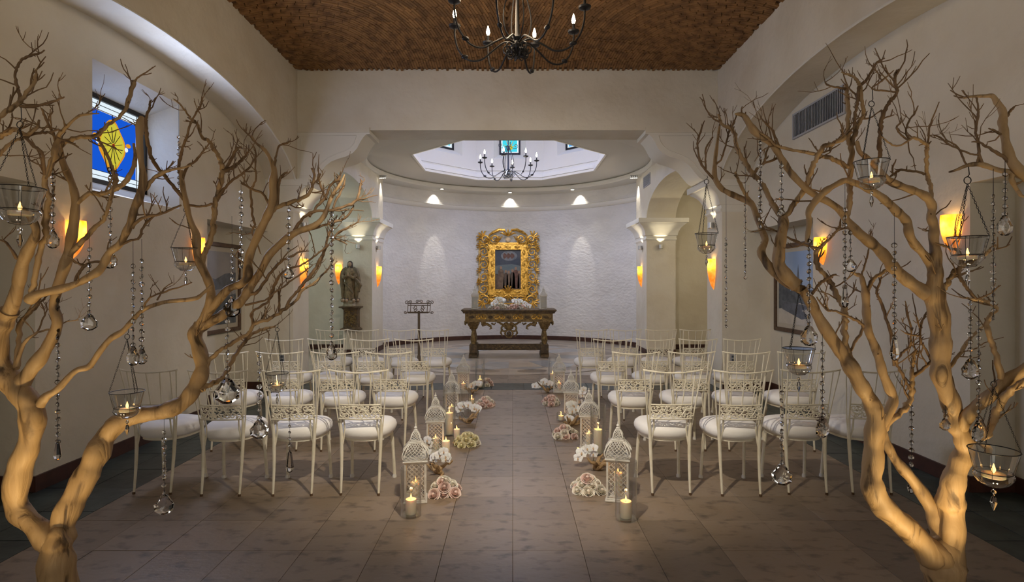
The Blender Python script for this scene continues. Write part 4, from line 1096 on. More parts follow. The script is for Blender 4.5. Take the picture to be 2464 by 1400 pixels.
# ------------------------------------------------------------------ aisle decoration: lanterns, glass, candles, flowers
def lattice(wb, wt, h, bulge, cells, bar, thick):
    """lattice panel: width wb at the bottom, wt at the top, standing on z=0 facing -y, bulging outwards"""
    b = MB()
    def P(u, v, o=0.0):                # u -1..1, v 0..1
        w = wb+(wt-wb)*v
        k = bulge*math.sin(math.pi*min(max(v, 0), 1)**0.8)
        return (u*(w/2+k*0.5), -(k+(wb-wt)/2*(0))-o, v*h)
    def off(p, v): return (p[0], p[1]+(wb-(wb+(wt-wb)*v))/2, p[2])
    def bar_(pts, r):
        b.tube([off(P(u, v), v) for u, v in pts], r, 4)
    n = 6
    for u in (-1, 1): bar_([(u*0.97, i/n) for i in range(n+1)], bar*1.5)
    for v in (0.015, 0.985): bar_([(-0.97, v), (0.97, v)], bar*1.5)
    asp = h/((wb+wt)/2)
    rows = max(2, round(cells*asp))
    step = 2.0/cells
    lines = []
    for i in range(-rows*2, cells+rows*2):
        for sg in (1, -1):
            pts = []
            for k in range(0, 13):
                v = k/12
                u = -1+step*i+sg*v*(2.0*asp) + (0 if sg > 0 else 2.0*asp)
                if -0.98 <= u <= 0.98: pts.append((u, v))
            if len(pts) >= 2: bar_([pts[0], pts[len(pts)//2], pts[-1]] if len(pts) > 2 else pts, bar)
    return b
def make_lantern():
    t = thing('lantern', 'x', 'lantern', group='white lattice lanterns')
    b = MB(); b.bbox(-0.082, 0.082, -0.082, 0.082, 0.0, 0.014, 0.003); b.bbox(-0.075, 0.075, -0.075, 0.075, 0.014, 0.024, 0.003); b.build('base', LANTERNW, t, 30)
    for sx in (-1, 1):
        for sy in (-1, 1):
            b = MB(); b.box(sx*0.066, sx*0.075, sy*0.066, sy*0.075, 0.024, 0.285); b.build('post', LANTERNW, t, 0)
    pan = lattice(0.132, 0.132, 0.245, 0.0, 4, 0.0023, 0.003).mesh('lattice_panel', LANTERNW, 0)
    roof = lattice(0.150, 0.076, 0.108, 0.024, 5, 0.0026, 0.003).mesh('roof_panel', LANTERNW, 0)
    cup = lattice(0.066, 0.026, 0.062, 0.008, 3, 0.0022, 0.003).mesh('cupola_panel', LANTERNW, 0)
    for k in range(4):
        a = k*math.pi/2
        for me, d, z in ((pan, 0.071, 0.032), (roof, 0.078, 0.300), (cup, 0.031, 0.424)):
            obj(me.name.split('.')[0], me, t, (d*math.sin(a), -d*math.cos(a), z), (0, 0, a))
    b = MB(); b.bbox(-0.085, 0.085, -0.085, 0.085, 0.284, 0.296, 0.003); b.bbox(-0.078, 0.078, -0.078, 0.078, 0.276, 0.284, 0.002)
    b.build('eave', LANTERNW, t, 30)
    b = MB(); b.bbox(-0.042, 0.042, -0.042, 0.042, 0.408, 0.420, 0.003); b.build('cupola_eave', LANTERNW, t, 30)
    b = MB(); b.lathe([(0.014, 0.484), (0.016, 0.492), (0.006, 0.498), (0.012, 0.506), (0.010, 0.514), (0.004, 0.520), (0.004, 0.532), (0.001, 0.540)], 12); b.build('finial', LANTERNW, t)
    return t
LPROTO = make_lantern(); lused = False
def lantern(p, rz, label, sc=1.0):
    global lused
    o = LPROTO if not lused else copy_tree(LPROTO); lused = True
    o.location = p; o.rotation_euler = (0, 0, rz); o.scale = (sc, sc, sc); o['label'] = label
    return o
b = MB(); b.lathe([(0.001, 0.0), (0.0045, 0.007), (0.0055, 0.013), (0.003, 0.024), (0.0005, 0.036)], 8); FL_ME = b.mesh('flame', FLAME)
b = MB(); b.tube([(0, 0, -0.004), (0, 0, 0.008)], 0.0012, 5); WK_ME = b.mesh('wick', WICK)
def candle(p, r, h, label, watts=0.2, group='lit candles'):
    t = thing('candle', label, 'candle', p, 0, group)
    b = MB(); b.lathe([(r*0.97, 0.0), (r, 0.004), (r, h-0.003), (r*0.94, h), (r*0.80, h-0.004), (r*0.1, h-0.006)], 20); b.build('wax', WAX, t)
    obj('wick', WK_ME, t, (0, 0, h-0.004)); obj('flame', FL_ME, t, (0, 0, h+0.001))
    if watts: lamp('POINT', 'candle_light', Vector(p)+Vector((0, 0, h+0.02)), watts, (1.0, 0.50, 0.17), 0.008)
    return t
def hurricane(p, r, h, label):
    b = MB(); b.lathe([(r, 0.0), (r*1.0, h), (r*0.965, h), (r*0.965, 0.012), (0.001, 0.012)], 28); 
    o = b.build('glass_vase', GLASS, None, 40, p); tag(o, label, 'vase', 'cylinder candle vases')
    return o
def tealight_glass(p, label):
    b = MB(); b.lathe([(0.024, 0.0), (0.030, 0.055), (0.0285, 0.055), (0.023, 0.006), (0.001, 0.006)], 18)
    o = b.build('votive_glass', GLASS, None, 40, p); tag(o, label, 'candle holder', 'aisle votive glasses')
    candle((p[0], p[1], p[2]+0.008), 0.018, 0.022, 'tealight in the '+label.replace('clear ', '').replace('small ', ''), 0.12)

P_PINK = mat('rose_pink', (0.84, 0.60, 0.53), 0.7, var=(0.88, 0.72, 0.64), vscale=30, sss=0.15, coord='obj', rand=0.12)
P_CREAM = mat('rose_cream', (0.88, 0.80, 0.68), 0.7, var=(0.90, 0.84, 0.74), vscale=30, sss=0.15, coord='obj', rand=0.10)
P_YEL = mat('rose_yellow', (0.86, 0.78, 0.48), 0.7, var=(0.88, 0.80, 0.56), vscale=30, sss=0.15, coord='obj', rand=0.10)
P_ORCH = mat('orchid_white', (0.90, 0.89, 0.88), 0.6, sss=0.15)
P_LIP = mat('orchid_lip', (0.62, 0.42, 0.25), 0.30)
P_STEM = mat('green_stem', (0.10, 0.13, 0.045), 0.30)
def rose_mesh(m, nm, seed):
    b = MB(); rn = random.Random(seed)
    b.ball((0, 0, 0.020), (0.0105, 0.0105, 0.018), 8, 6)
    for lay, (rad, ht, flare, cnt) in enumerate(((0.011, 0.037, 0.000, 3), (0.016, 0.036, 0.002, 4), (0.021, 0.033, 0.005, 5), (0.026, 0.028, 0.009, 5), (0.029, 0.020, 0.012, 5))):
        for k in range(cnt):
            a0 = 2*math.pi*(k+lay*0.37)/cnt+rn.uniform(-0.2, 0.2); wd = 2*math.pi/cnt*0.66
            rows_ = []
            for i in range(5):
                t = i/4; row = []
                for j in range(5):
                    s_ = (j/4-0.5)*2
                    r = rad*math.sin(min(0.25+t*1.7, math.pi/2))*(1-0.10*max(t-0.6, 0)) + flare*t**3
                    z = ht*t*(1-0.16*s_*s_*t) - flare*0.5*t**4
                    a = a0+s_*wd
                    row.append((r*math.cos(a), r*math.sin(a), z))
                rows_.append(row)
            b.loft(rows_, False, False, closed=False)
    return b.mesh(nm, m, 60)
ROSES = [rose_mesh(P_PINK, 'rose', 1), rose_mesh(P_CREAM, 'rose', 2), rose_mesh(P_YEL, 'rose', 3)]
def rose_cluster(c, rx, ry, n, mix, label, group, seed, z0=0.006, sc=1.0, zs=1.0):
    rn = random.Random(seed)
    n0 = int(n*0.56); n1 = int(n*0.32)
    for i in range(n):
        lay = 0 if i < n0 else (1 if i < n0+n1 else 2)
        m_ = (n0, n1, n-n0-n1)[lay]
        a = 2*math.pi*i/max(m_, 1)+rn.uniform(-0.2, 0.2)
        k = ((1.0 if i % 2 else 0.70), 0.55, 0.15)[lay]*rn.uniform(0.9, 1.05)
        p = (c[0]+rx*k*math.cos(a), c[1]+ry*k*math.sin(a), z0+(0.0, 0.038, 0.068)[lay]*zs+rn.uniform(0, 0.006))
        d = Vector((math.cos(a)*0.75*k, math.sin(a)*0.75*k-0.45, 1)).to_track_quat('Z', 'Y').to_euler()
        s_ = sc*rn.uniform(1.05, 1.28)
        o = obj('rose', ROSES[rn.choice(mix)], None, p, d, (s_, s_, s_)); tag(o, label, 'flower', group)
def bloom_meshes():
    b = MB()
    def petal(a, L_, w, cup_):
        rows_ = []
        for i in range(5):
            t = i/4; ww = w*math.sin(math.pi*(0.12+0.80*t))
            row = []
            for s_ in (-1, -0.5, 0, 0.5, 1):
                x = s_*ww; y = t*L_; z = cup_*t*(1-t)*2-0.2*abs(s_)*ww+0.004*t
                row.append((x*math.cos(a)-y*math.sin(a), x*math.sin(a)+y*math.cos(a), z))
            rows_.append(row)
        b.loft(rows_, False, False, closed=False)
    for a in (0, R(125), R(-125)): petal(a, 0.034, 0.013, 0.008)
    for a in (R(68), R(-68)): petal(a, 0.038, 0.022, 0.010)
    me = b.mesh('bloom', P_ORCH, 60)
    b = MB(); b.ball((0, -0.006, 0.006), (0.006, 0.009, 0.006), 8, 5); b.ball((0, 0.0, 0.008), 0.004, 6, 4)
    return me, b.mesh('lip', P_LIP)
BLM, LIP = bloom_meshes()
def orchid(pts, n, label, seed, sc=1.0, group='white orchid sprays'):
    rn = random.Random(seed)
    base = Vector(pts[0])
    t = thing('orchid_spray', label, 'flower', base, 0, group)
    cp = crom([tuple(Vector(p)-base) for p in pts], 5)
    b = MB(); b.tube(cp, 0.0025, 5); b.build('stem', P_STEM, t)
    for i in range(n):
        q = Vector(cp[min(len(cp)-1, int(len(cp)*(0.35+0.65*i/max(n-1, 1))))])
        f = Vector((rn.uniform(-0.6, 0.6), -1.0, rn.uniform(0.0, 0.8))).normalized()
        q = q+f*0.012+Vector((rn.uniform(-0.022, 0.022), 0, rn.uniform(-0.018, 0.018)))
        e = f.to_track_quat('Z', 'Y').to_euler()
        s_ = sc*rn.uniform(1.1, 1.4)
        o = obj('bloom', BLM, t, q, e, (s_, s_, s_)); obj('lip', LIP, o)
def driftwood(c, size, label, seed):
    rn = random.Random(seed)
    t = thing('driftwood', label, 'driftwood', c, 0, 'driftwood pieces along the aisle')
    for k in range(5):
        a = rn.uniform(0, 6.28); p = Vector((0, 0, 0.018)); pts = [tuple(p)]
        for i in range(5):
            a += rn.uniform(-0.7, 0.35)
            p = p+Vector((math.cos(a)*0.3, math.sin(a)*0.3, rn.uniform(-0.15, 0.42)))*size*0.42
            p.z = max(p.z, 0.016); pts.append(tuple(p))
        cp = crom(pts, 3)
        b = MB(); b.tube(cp, [size*0.105*(1-0.75*i/len(cp)) for i in range(len(cp))], 7); b.build('limb', BARK, t)

def fl(x, y, z=0.0):
    """floor point seen at pixel x, y"""
    Y = (H-z)*F/(y-PY); return Vector(((x-PX)*Y/F, Y, z))
FAR = ['nearest', 'second', 'third', 'farthest']
# -- left of the aisle
hv = fl(989, 1239); hurricane(hv, 0.068, 0.315, 'clear glass cylinder vase with candle nearest the camera, left of aisle')
candle((hv.x, hv.y, 0.012), 0.036, 0.095, 'thick ivory candle in nearest glass vase left of aisle', 0.35)
for i, (x, Y) in enumerate(((1000, 3.90), (1048, 5.00), (1087, 6.28), (1115, 7.70))):
    X_ = (x-PX)*Y/F
    lantern((X_, Y, 0), R(8-3*i), 'white lattice lantern left of the aisle, %s from the camera' % FAR[i])
    candle((X_, Y, 0.026), 0.030, 0.10, 'candle burning inside the %s lantern left of aisle' % FAR[i], 0.23)
rose_cluster(fl(1068, 1186), 0.095, 0.085, 15, (0, 0, 1), 'pink and cream rose in nearest cluster left of aisle', 'roses beside the nearest left lantern', 4)
rose_cluster(fl(1124, 1070), 0.115, 0.080, 14, (2, 2, 1), 'yellow rose in second cluster left of aisle', 'yellow roses left of the aisle', 5)
rose_cluster(fl(1168, 976), 0.11, 0.09, 14, (0, 0, 1), 'pink rose in third cluster left of aisle', 'roses in the third left cluster', 6)
rose_cluster(fl(1172, 928), 0.09, 0.07, 9, (0, 1), 'pink rose in farthest cluster left of aisle', 'roses in the farthest left cluster', 7)
driftwood(fl(1056, 1140), 0.20, 'twisted driftwood beside nearest roses left of aisle', 1)
driftwood(fl(1124, 1018), 0.22, 'twisted driftwood below white orchids, middle left of aisle', 2)
driftwood(fl(1138, 947), 0.19, 'twisted driftwood at the far left end of aisle', 3)
q = fl(1050, 1135); orchid([q+Vector((0, 0, 0.02)), q+Vector((-0.02, -0.02, 0.12)), q+Vector((0.03, -0.05, 0.17)), q+Vector((0.10, -0.06, 0.13))], 6, 'white orchid spray over driftwood beside nearest left lantern', 1)
q = fl(1020, 1105); orchid([q+Vector((0, 0, 0.02)), q+Vector((0.02, 0.0, 0.10)), q+Vector((0.06, -0.02, 0.16))], 3, 'small white orchid spray behind nearest left lantern', 11, 0.9)
q = fl(1121, 1010); orchid([q+Vector((0, 0, 0.02)), q+Vector((-0.05, -0.02, 0.13)), q+Vector((0.02, -0.05, 0.18)), q+Vector((0.12, -0.06, 0.12))], 8, 'large white orchid spray in the middle left of aisle', 2, 1.15)
q = fl(1142, 942); orchid([q+Vector((0, 0, 0.02)), q+Vector((-0.04, -0.02, 0.10)), q+Vector((0.06, -0.05, 0.12))], 5, 'white orchid spray at the far left end of aisle', 3, 1.1)
p = fl(1073, 1094); candle(p, 0.036, 0.125, 'ivory candle standing between orchids and yellow roses', 0.25)
p = fl(1081, 1046); hurricane(p, 0.062, 0.50, 'tall clear glass cylinder around slim candle left of aisle'); candle((p.x, p.y, 0.012), 0.040, 0.21, 'tall ivory candle in glass cylinder behind second left lantern', 0.25)
p = fl(1099, 1054); candle(p, 0.030, 0.09, 'short ivory candle behind the yellow roses', 0.20)
p = fl(1120, 1010); hurricane(p, 0.060, 0.34, 'wide clear glass vase holding orchids left of aisle')
p = fl(1135, 988); hurricane(p, 0.045, 0.20, 'narrow clear glass vase beside white orchids left of aisle'); candle((p.x, p.y, 0.012), 0.036, 0.13, 'candle in narrow glass vase beside left orchids', 0.20)
p = fl(1155, 932); hurricane(p, 0.072, 0.42, 'far clear glass vase on dark threshold, left of aisle'); candle((p.x, p.y, 0.012), 0.036, 0.11, 'candle in far glass vase on left of threshold', 0.20)
# -- right of the aisle
hv = fl(1506, 1248); hurricane(hv, 0.070, 0.38, 'clear glass cylinder vase with candle nearest the camera, right of aisle')
candle((hv.x, hv.y, 0.012), 0.037, 0.105, 'thick ivory candle in nearest glass vase right of aisle', 0.35)
for i, (x, Y) in enumerate(((1487, 3.92), (1417, 5.16), (1374, 6.27), (1345, 7.75))):
    X_ = (x-PX)*Y/F
    lantern((X_, Y, 0), R(-14+4*i), 'white lattice lantern right of the aisle, %s from the camera' % FAR[i], 1.02)
    candle((X_, Y, 0.026), 0.030, 0.10 if i else 0.16, 'candle burning inside the %s lantern right of aisle' % FAR[i], 0.23)
rose_cluster(fl(1415, 1180), 0.105, 0.095, 16, (0, 1, 1), 'pale pink rose in nearest cluster right of aisle', 'roses beside the nearest right lantern', 14)
rose_cluster(fl(1359, 1050), 0.115, 0.085, 15, (0, 1), 'blush rose in second cluster right of aisle', 'roses in the second right cluster', 15)
rose_cluster(fl(1326, 972), 0.11, 0.09, 14, (0, 1), 'blush rose in third cluster right of aisle', 'roses in the third right cluster', 16)
driftwood(fl(1432, 1130), 0.22, 'gnarled driftwood beside nearest roses right of aisle', 4)
driftwood(fl(1374, 1024), 0.22, 'gnarled driftwood beside second roses right of aisle', 5)
driftwood(fl(1316, 943), 0.21, 'gnarled driftwood at the far right end of aisle', 6)
q = fl(1420, 1120); orchid([q+Vector((0.02, 0, 0.02)), q+Vector((0.03, -0.02, 0.12)), q+Vector((-0.04, -0.05, 0.15)), q+Vector((-0.11, -0.06, 0.08))], 6, 'white orchid spray over driftwood beside nearest right lantern', 4)
q = fl(1381, 1019); orchid([q+Vector((0, 0, 0.02)), q+Vector((0.0, -0.02, 0.14)), q+Vector((-0.03, -0.03, 0.22)), q+Vector((-0.06, -0.05, 0.05))], 7, 'white orchid spray in the middle right of aisle', 5, 1.1)
q = fl(1392, 985); orchid([q+Vector((0, 0, 0.02)), q+Vector((0.02, -0.02, 0.16)), q+Vector((0.05, -0.04, 0.24))], 4, 'white orchid spray beside third right lantern', 6)
q = fl(1322, 940); orchid([q+Vector((0.05, 0, 0.02)), q+Vector((0.0, -0.02, 0.12)), q+Vector((-0.10, -0.04, 0.13)), q+Vector((-0.20, -0.05, 0.08))], 8, 'white orchid spray arching over the dark threshold, right', 7, 1.15)
p = fl(1439, 1092); hurricane(p, 0.070, 0.44, 'tall clear glass cylinder around candle right of aisle'); candle((p.x, p.y, 0.012), 0.040, 0.21, 'tall ivory candle in glass cylinder right of aisle', 0.30)
tealight_glass(fl(1391, 1094), 'small clear glass beside nearest right orchids')
p = fl(1350, 1012); hurricane(p, 0.05, 0.09, 'low clear glass bowl in the middle right of aisle'); candle((p.x, p.y, 0.012), 0.030, 0.045, 'floating candle in low glass bowl right of aisle', 0.20)
p = fl(1386, 992); candle(p, 0.034, 0.08, 'small candle between orchids beside third right lantern', 0.20)
p = fl(1330, 926); hurricane(p, 0.068, 0.42, 'far clear glass vase on dark threshold, right of aisle'); candle((p.x, p.y, 0.012), 0.040, 0.16, 'candle in far glass vase on right of threshold', 0.20)
# -- on the altar table
FROST = mat('frosted_glass', (0.72, 0.76, 0.80), 0.5, trans=0.35)
for x, lb in ((-0.715, 'left'), (0.715, 'right')):
    lo = lantern((TX+x, TY-0.05, 0.985), R(3), 'white lattice lantern on the %s end of the altar table' % lb, 0.9)
    for k in range(4):
        b = MB(); b.box(-0.064, 0.064, -0.0635, -0.0615, 0.03, 0.28, 0, Matrix.Rotation(k*math.pi/2, 4, 'Z')); b.build('frosted_pane', FROST, lo, 0)
candle((TX+0.715, TY-0.05, 1.009), 0.03, 0.10, 'candle burning inside the right altar table lantern', 0.20)
candle((TX-0.715, TY-0.05, 1.009), 0.03, 0.08, 'candle burning inside the left altar table lantern', 0.1)
for k in range(2):
    rose_cluster((TX-0.18+0.36*k, TY-0.17, 0), 0.20, 0.06, 13, (0, 1, 1), 'blush rose in the garland along the altar table front', 'roses on the altar table', 30+k, 0.989, 1.25)
orchid([(TX+0.0, TY-0.08, 0.99), (TX-0.10, TY-0.10, 1.14), (TX-0.22, TY-0.13, 1.17), (TX-0.33, TY-0.15, 1.08)], 9, 'white orchid spray on the left half of altar table', 8, 1.4)
orchid([(TX+0.06, TY-0.08, 0.99), (TX+0.12, TY-0.10, 1.13), (TX+0.24, TY-0.13, 1.13), (TX+0.40, TY-0.15, 1.05)], 9, 'white orchid spray on the right half of altar table', 9, 1.4)

# ------------------------------------------------------------------ the two bare manzanita trees
# every branch: change of distance along it, then (pixel x, pixel y, radius in pixels) on the photograph; depth is inherited from the parent
LEFT = [
 (0, [(152,1496,52),(140,1400,41),(136,1335,37),(136,1305,31),(138,1282,20),(141,1268,8)]),
 (-.05, [(130,1345,22),(122,1308,29),(85,1268,24),(45,1228,22),(36,1180,25),(50,1120,27),(68,1072,23),(78,1010,26),(70,970,26),(40,935,25),(8,900,27),(-12,850,27),(-5,800,25),(10,770,22),(22,748,19)]),
 (.45, [(140,1345,20),(140,1302,30),(152,1255,27),(174,1205,27),(205,1150,27),(228,1102,26),(252,1052,24),(293,1014,21),(340,997,19),(390,990,18),(432,974,18),(458,949,18),(478,915,17),(486,880,16),(478,840,16),(470,805,15),(482,780,15)]),
 (-.15, [(20,755,18),(38,710,13),(48,670,14),(55,630,13),(68,600,12),(82,575,10),(87,552,9),(75,525,8),(58,505,6),(40,490,4)]),
 (.15, [(70,722,14),(92,708,11),(150,694,9),(190,680,8),(215,666,9),(240,650,9),(253,628,9),(264,606,8),(288,588,8),(305,556,8),(316,530,8),(324,500,9),(335,475,9),(345,430,8),(340,390,7),(336,350,8),(336,300,8),(341,282,5)]),
 (0, [(45,930,18),(70,895,16),(100,855,14),(125,815,12),(138,775,11),(130,735,10),(140,690,11),(155,640,12),(165,605,11),(175,555,11),(180,515,9),(182,480,9),(175,445,8),(160,412,8),(148,380,7),(142,350,6)]),
 (-.1, [(78,705,9),(87,650,9),(97,600,9),(112,565,10),(110,520,10),(118,480,9),(106,438,9),(120,402,9),(132,370,10),(140,331,8),(162,304,5),(193,278,4),(238,273,2)]),
 (.05, [(140,356,9),(165,338,8),(195,329,7),(232,327,7),(255,305,6),(285,283,5),(302,262,6),(311,234,7),(320,204,7),(325,192,4)]),
 (-.05, [(136,342,5),(122,310,4),(110,285,4),(100,260,3)]),
 (.05, [(168,612,8),(200,578,8),(225,550,7),(248,531,6),(258,508,6),(268,470,6),(278,441,8),(266,395,5),(247,353,5),(235,331,4)]),
 (.1, [(182,490,7),(214,466,8),(246,467,8),(275,456,8),(300,438,8),(318,410,7),(326,380,6),(322,345,4)]),
 (.1, [(330,485,7),(352,452,7),(372,428,6),(392,415,6),(430,405,4),(460,398,3)]),
 (.1, [(316,548,6),(335,530,5),(355,520,5),(381,516,4),(412,504,4),(436,493,3)]),
 (.1, [(290,590,5),(315,578,4),(335,573,4),(345,546,4),(370,520,3),(392,508,2)]),
 (0, [(252,630,5),(222,631,4),(203,640,5),(192,655,5),(180,676,4)]),
 (-.5, [(-10,845,18),(-50,760,15),(-80,650,13),(-88,520,12),(-80,420,11),(-62,335,10)]),
 (.05, [(-62,338,10),(-20,300,9),(0,278,8),(25,262,8),(45,248,8),(58,232,7),(75,210,6),(85,190,5),(88,168,3)]),
 (0, [(47,246,6),(47,225,5),(41,205,5),(36,183,4),(42,160,4),(55,142,4),(75,133,4),(95,128,3),(107,121,2)]),
 (.05, [(48,255,5),(80,256,5),(105,250,4),(130,243,4),(155,233,2)]),
 (.05, [(-78,400,9),(-30,345,9),(0,328,8),(15,320,8),(38,311,7),(62,325,7),(78,314,6),(90,305,5),(94,288,3)]),
 (.05, [(60,330,6),(90,320,5),(120,318,4),(142,311,3)]),
 (.05, [(-60,420,8),(-20,385,7),(8,362,6),(32,340,5),(55,332,5)]),
 (.05, [(62,330,5),(82,352,5),(98,365,5),(104,385,5),(107,420,4)]),
 (-.05, [(50,632,6),(32,608,5),(17,586,4),(0,577,3),(-20,570,2)]),
 (.1, [(40,888,9),(44,830,8),(52,775,8),(72,752,7),(93,727,7)]),
 (.1, [(42,880,8),(56,830,6),(90,800,4),(128,790,3),(160,774,2),(190,770,1.2)]),
 (.05, [(90,800,3),(104,765,2.5),(113,745,2),(110,726,1.5)]),
 (.2, [(95,975,12),(112,953,9),(138,937,8),(181,893,7),(215,881,7),(240,846,7),(265,816,7),(295,797,7),(316,774,6),(345,745,5),(390,728,5),(424,723,5),(470,718,5),(490,704,4),(510,686,3)]),
 (0, [(342,747,4),(361,716,3),(400,701,3),(440,688,2.5),(462,679,1.5)]),
 (0, [(378,722,3),(396,693,2),(416,680,1.5)]),
 (.25, [(478,788,14),(519,768,12),(545,750,11),(576,728,11),(594,706,11),(606,685,10),(626,655,9),(648,614,9),(680,582,9),(710,560,8),(755,543,7),(778,522,6),(788,498,5),(800,470,4),(820,440,3),(829,420,2)]),
 (.05, [(474,792,12),(500,752,11),(530,716,10),(551,694,9),(580,683,9),(596,665,11),(597,635,11),(604,605,10),(620,568,10),(638,530,10),(650,505,11),(656,475,9),(656,440,9),(660,412,7),(653,388,5),(638,362,4),(616,344,3),(605,326,2)]),
 (0, [(660,412,5),(662,385,4),(668,360,3),(674,349,3),(692,344,3),(699,338,2)]),
 (.15, [(653,510,8),(670,497,8),(700,487,7),(725,478,6),(745,465,6),(752,440,5),(757,422,5),(749,405,3)]),
 (.05, [(667,492,6),(669,455,6),(672,432,5),(682,420,4),(692,414,3)]),
 (0, [(490,768,11),(505,728,11),(508,700,10),(500,672,10),(484,640,10),(474,610,9),(472,565,9),(460,537,7),(452,508,7),(444,470,7),(438,437,6),(436,410,5)]),
 (-.05, [(446,484,6),(428,462,6),(407,436,6),(386,412,6),(372,393,6),(360,365,6),(353,320,6),(350,292,5),(357,265,4),(362,246,2)]),
 (0, [(438,438,5),(450,402,4),(472,386,4),(490,362,3),(506,343,2)]),
 (-.05, [(437,422,5),(430,402,5),(436,370,5),(441,350,4),(452,322,4),(459,295,3),(476,265,3),(484,250,3),(488,234,1.5)]),
 (.1, [(486,640,9),(495,605,9),(505,580,9),(512,550,9),(515,520,9),(518,490,9),(523,470,9),(530,440,9),(535,415,9),(533,395,8),(525,375,7),(515,360,6),(503,340,6),(487,330,5),(478,310,5),(474,297,5),(460,286,4),(447,268,3),(432,250,3),(420,239,2)]),
 (.05, [(536,412,6),(550,395,5),(562,371,5),(571,357,4),(582,355,2)]),
 (.05, [(537,412,6),(556,404,6),(577,390,5),(590,376,4),(601,360,2)]),
 (.05, [(520,487,5),(535,460,5),(556,436,4),(580,420,4),(601,402,3),(612,382,2)]),
 (0, [(443,492,4),(480,497,4),(512,490,4)]),
 (0, [(652,500,5),(633,466,4),(605,454,4),(580,440,3)]),
 (0, [(605,454,4),(616,430,3),(614,400,3),(616,370,3),(612,354,2)]),
 (0, [(602,455,4),(605,490,4),(608,520,4),(613,540,4),(607,560,3),(620,590,2.5),(627,611,1.5)]),
 (.15, [(598,706,6),(618,704,6),(637,678,5),(658,648,5),(678,628,4),(700,617,4),(722,606,3),(744,604,1.5)]),
 (.15, [(590,734,4),(637,722,3),(660,704,3),(682,690,3),(705,672,3),(730,655,2.5),(752,638,1.5)]),
 (.45, [(490,900,9),(503,868,8),(530,843,7),(560,825,7),(598,800,6),(613,779,6),(648,767,6),(680,747,6),(710,725,5),(728,698,5),(756,681,4),(784,652,3),(812,628,1.5)]),
 (.45, [(482,938,10),(505,925,9),(530,912,8),(548,890,7),(560,865,7),(580,835,6),(605,805,6),(640,790,5),(662,786,3)]),
 (.2, [(612,778,5),(604,755,4),(625,738,4),(645,725,4),(656,702,5),(661,684,5),(675,660,4),(698,645,4),(720,640,3),(745,625,3),(770,605,3),(790,590,3),(805,570,3),(818,556,3),(842,545,3),(861,533,2),(869,519,1.2)]),
 (.15, [(686,744,5),(697,722,5),(718,698,5),(740,670,6),(760,645,6),(772,620,6),(782,600,5),(787,580,4),(792,560,4),(800,540,3),(807,523,2)]),
 (.15, [(706,562,6),(730,525,5),(760,508,5),(800,505,5),(830,496,5),(852,487,5),(862,470,4),(867,446,4),(871,434,2)]),
 (.1, [(745,522,4),(765,495,5),(785,470,5),(795,446,4),(815,430,4),(820,413,2)]),
 (.05, [(785,480,4),(775,456,4),(767,430,3),(772,417,2)]),
 (.1, [(800,502,4),(815,470,4),(825,450,4),(831,428,2)]),
 (.15, [(690,576,5),(730,556,4),(760,548,4),(800,535,4),(830,525,4),(848,502,3),(851,494,2)]),
 (.05, [(790,566,4),(802,571,3),(818,579,3),(836,588,1.5)]),
 (.1, [(672,757,4),(672,720,4),(670,700,3),(676,682,2)]),
]
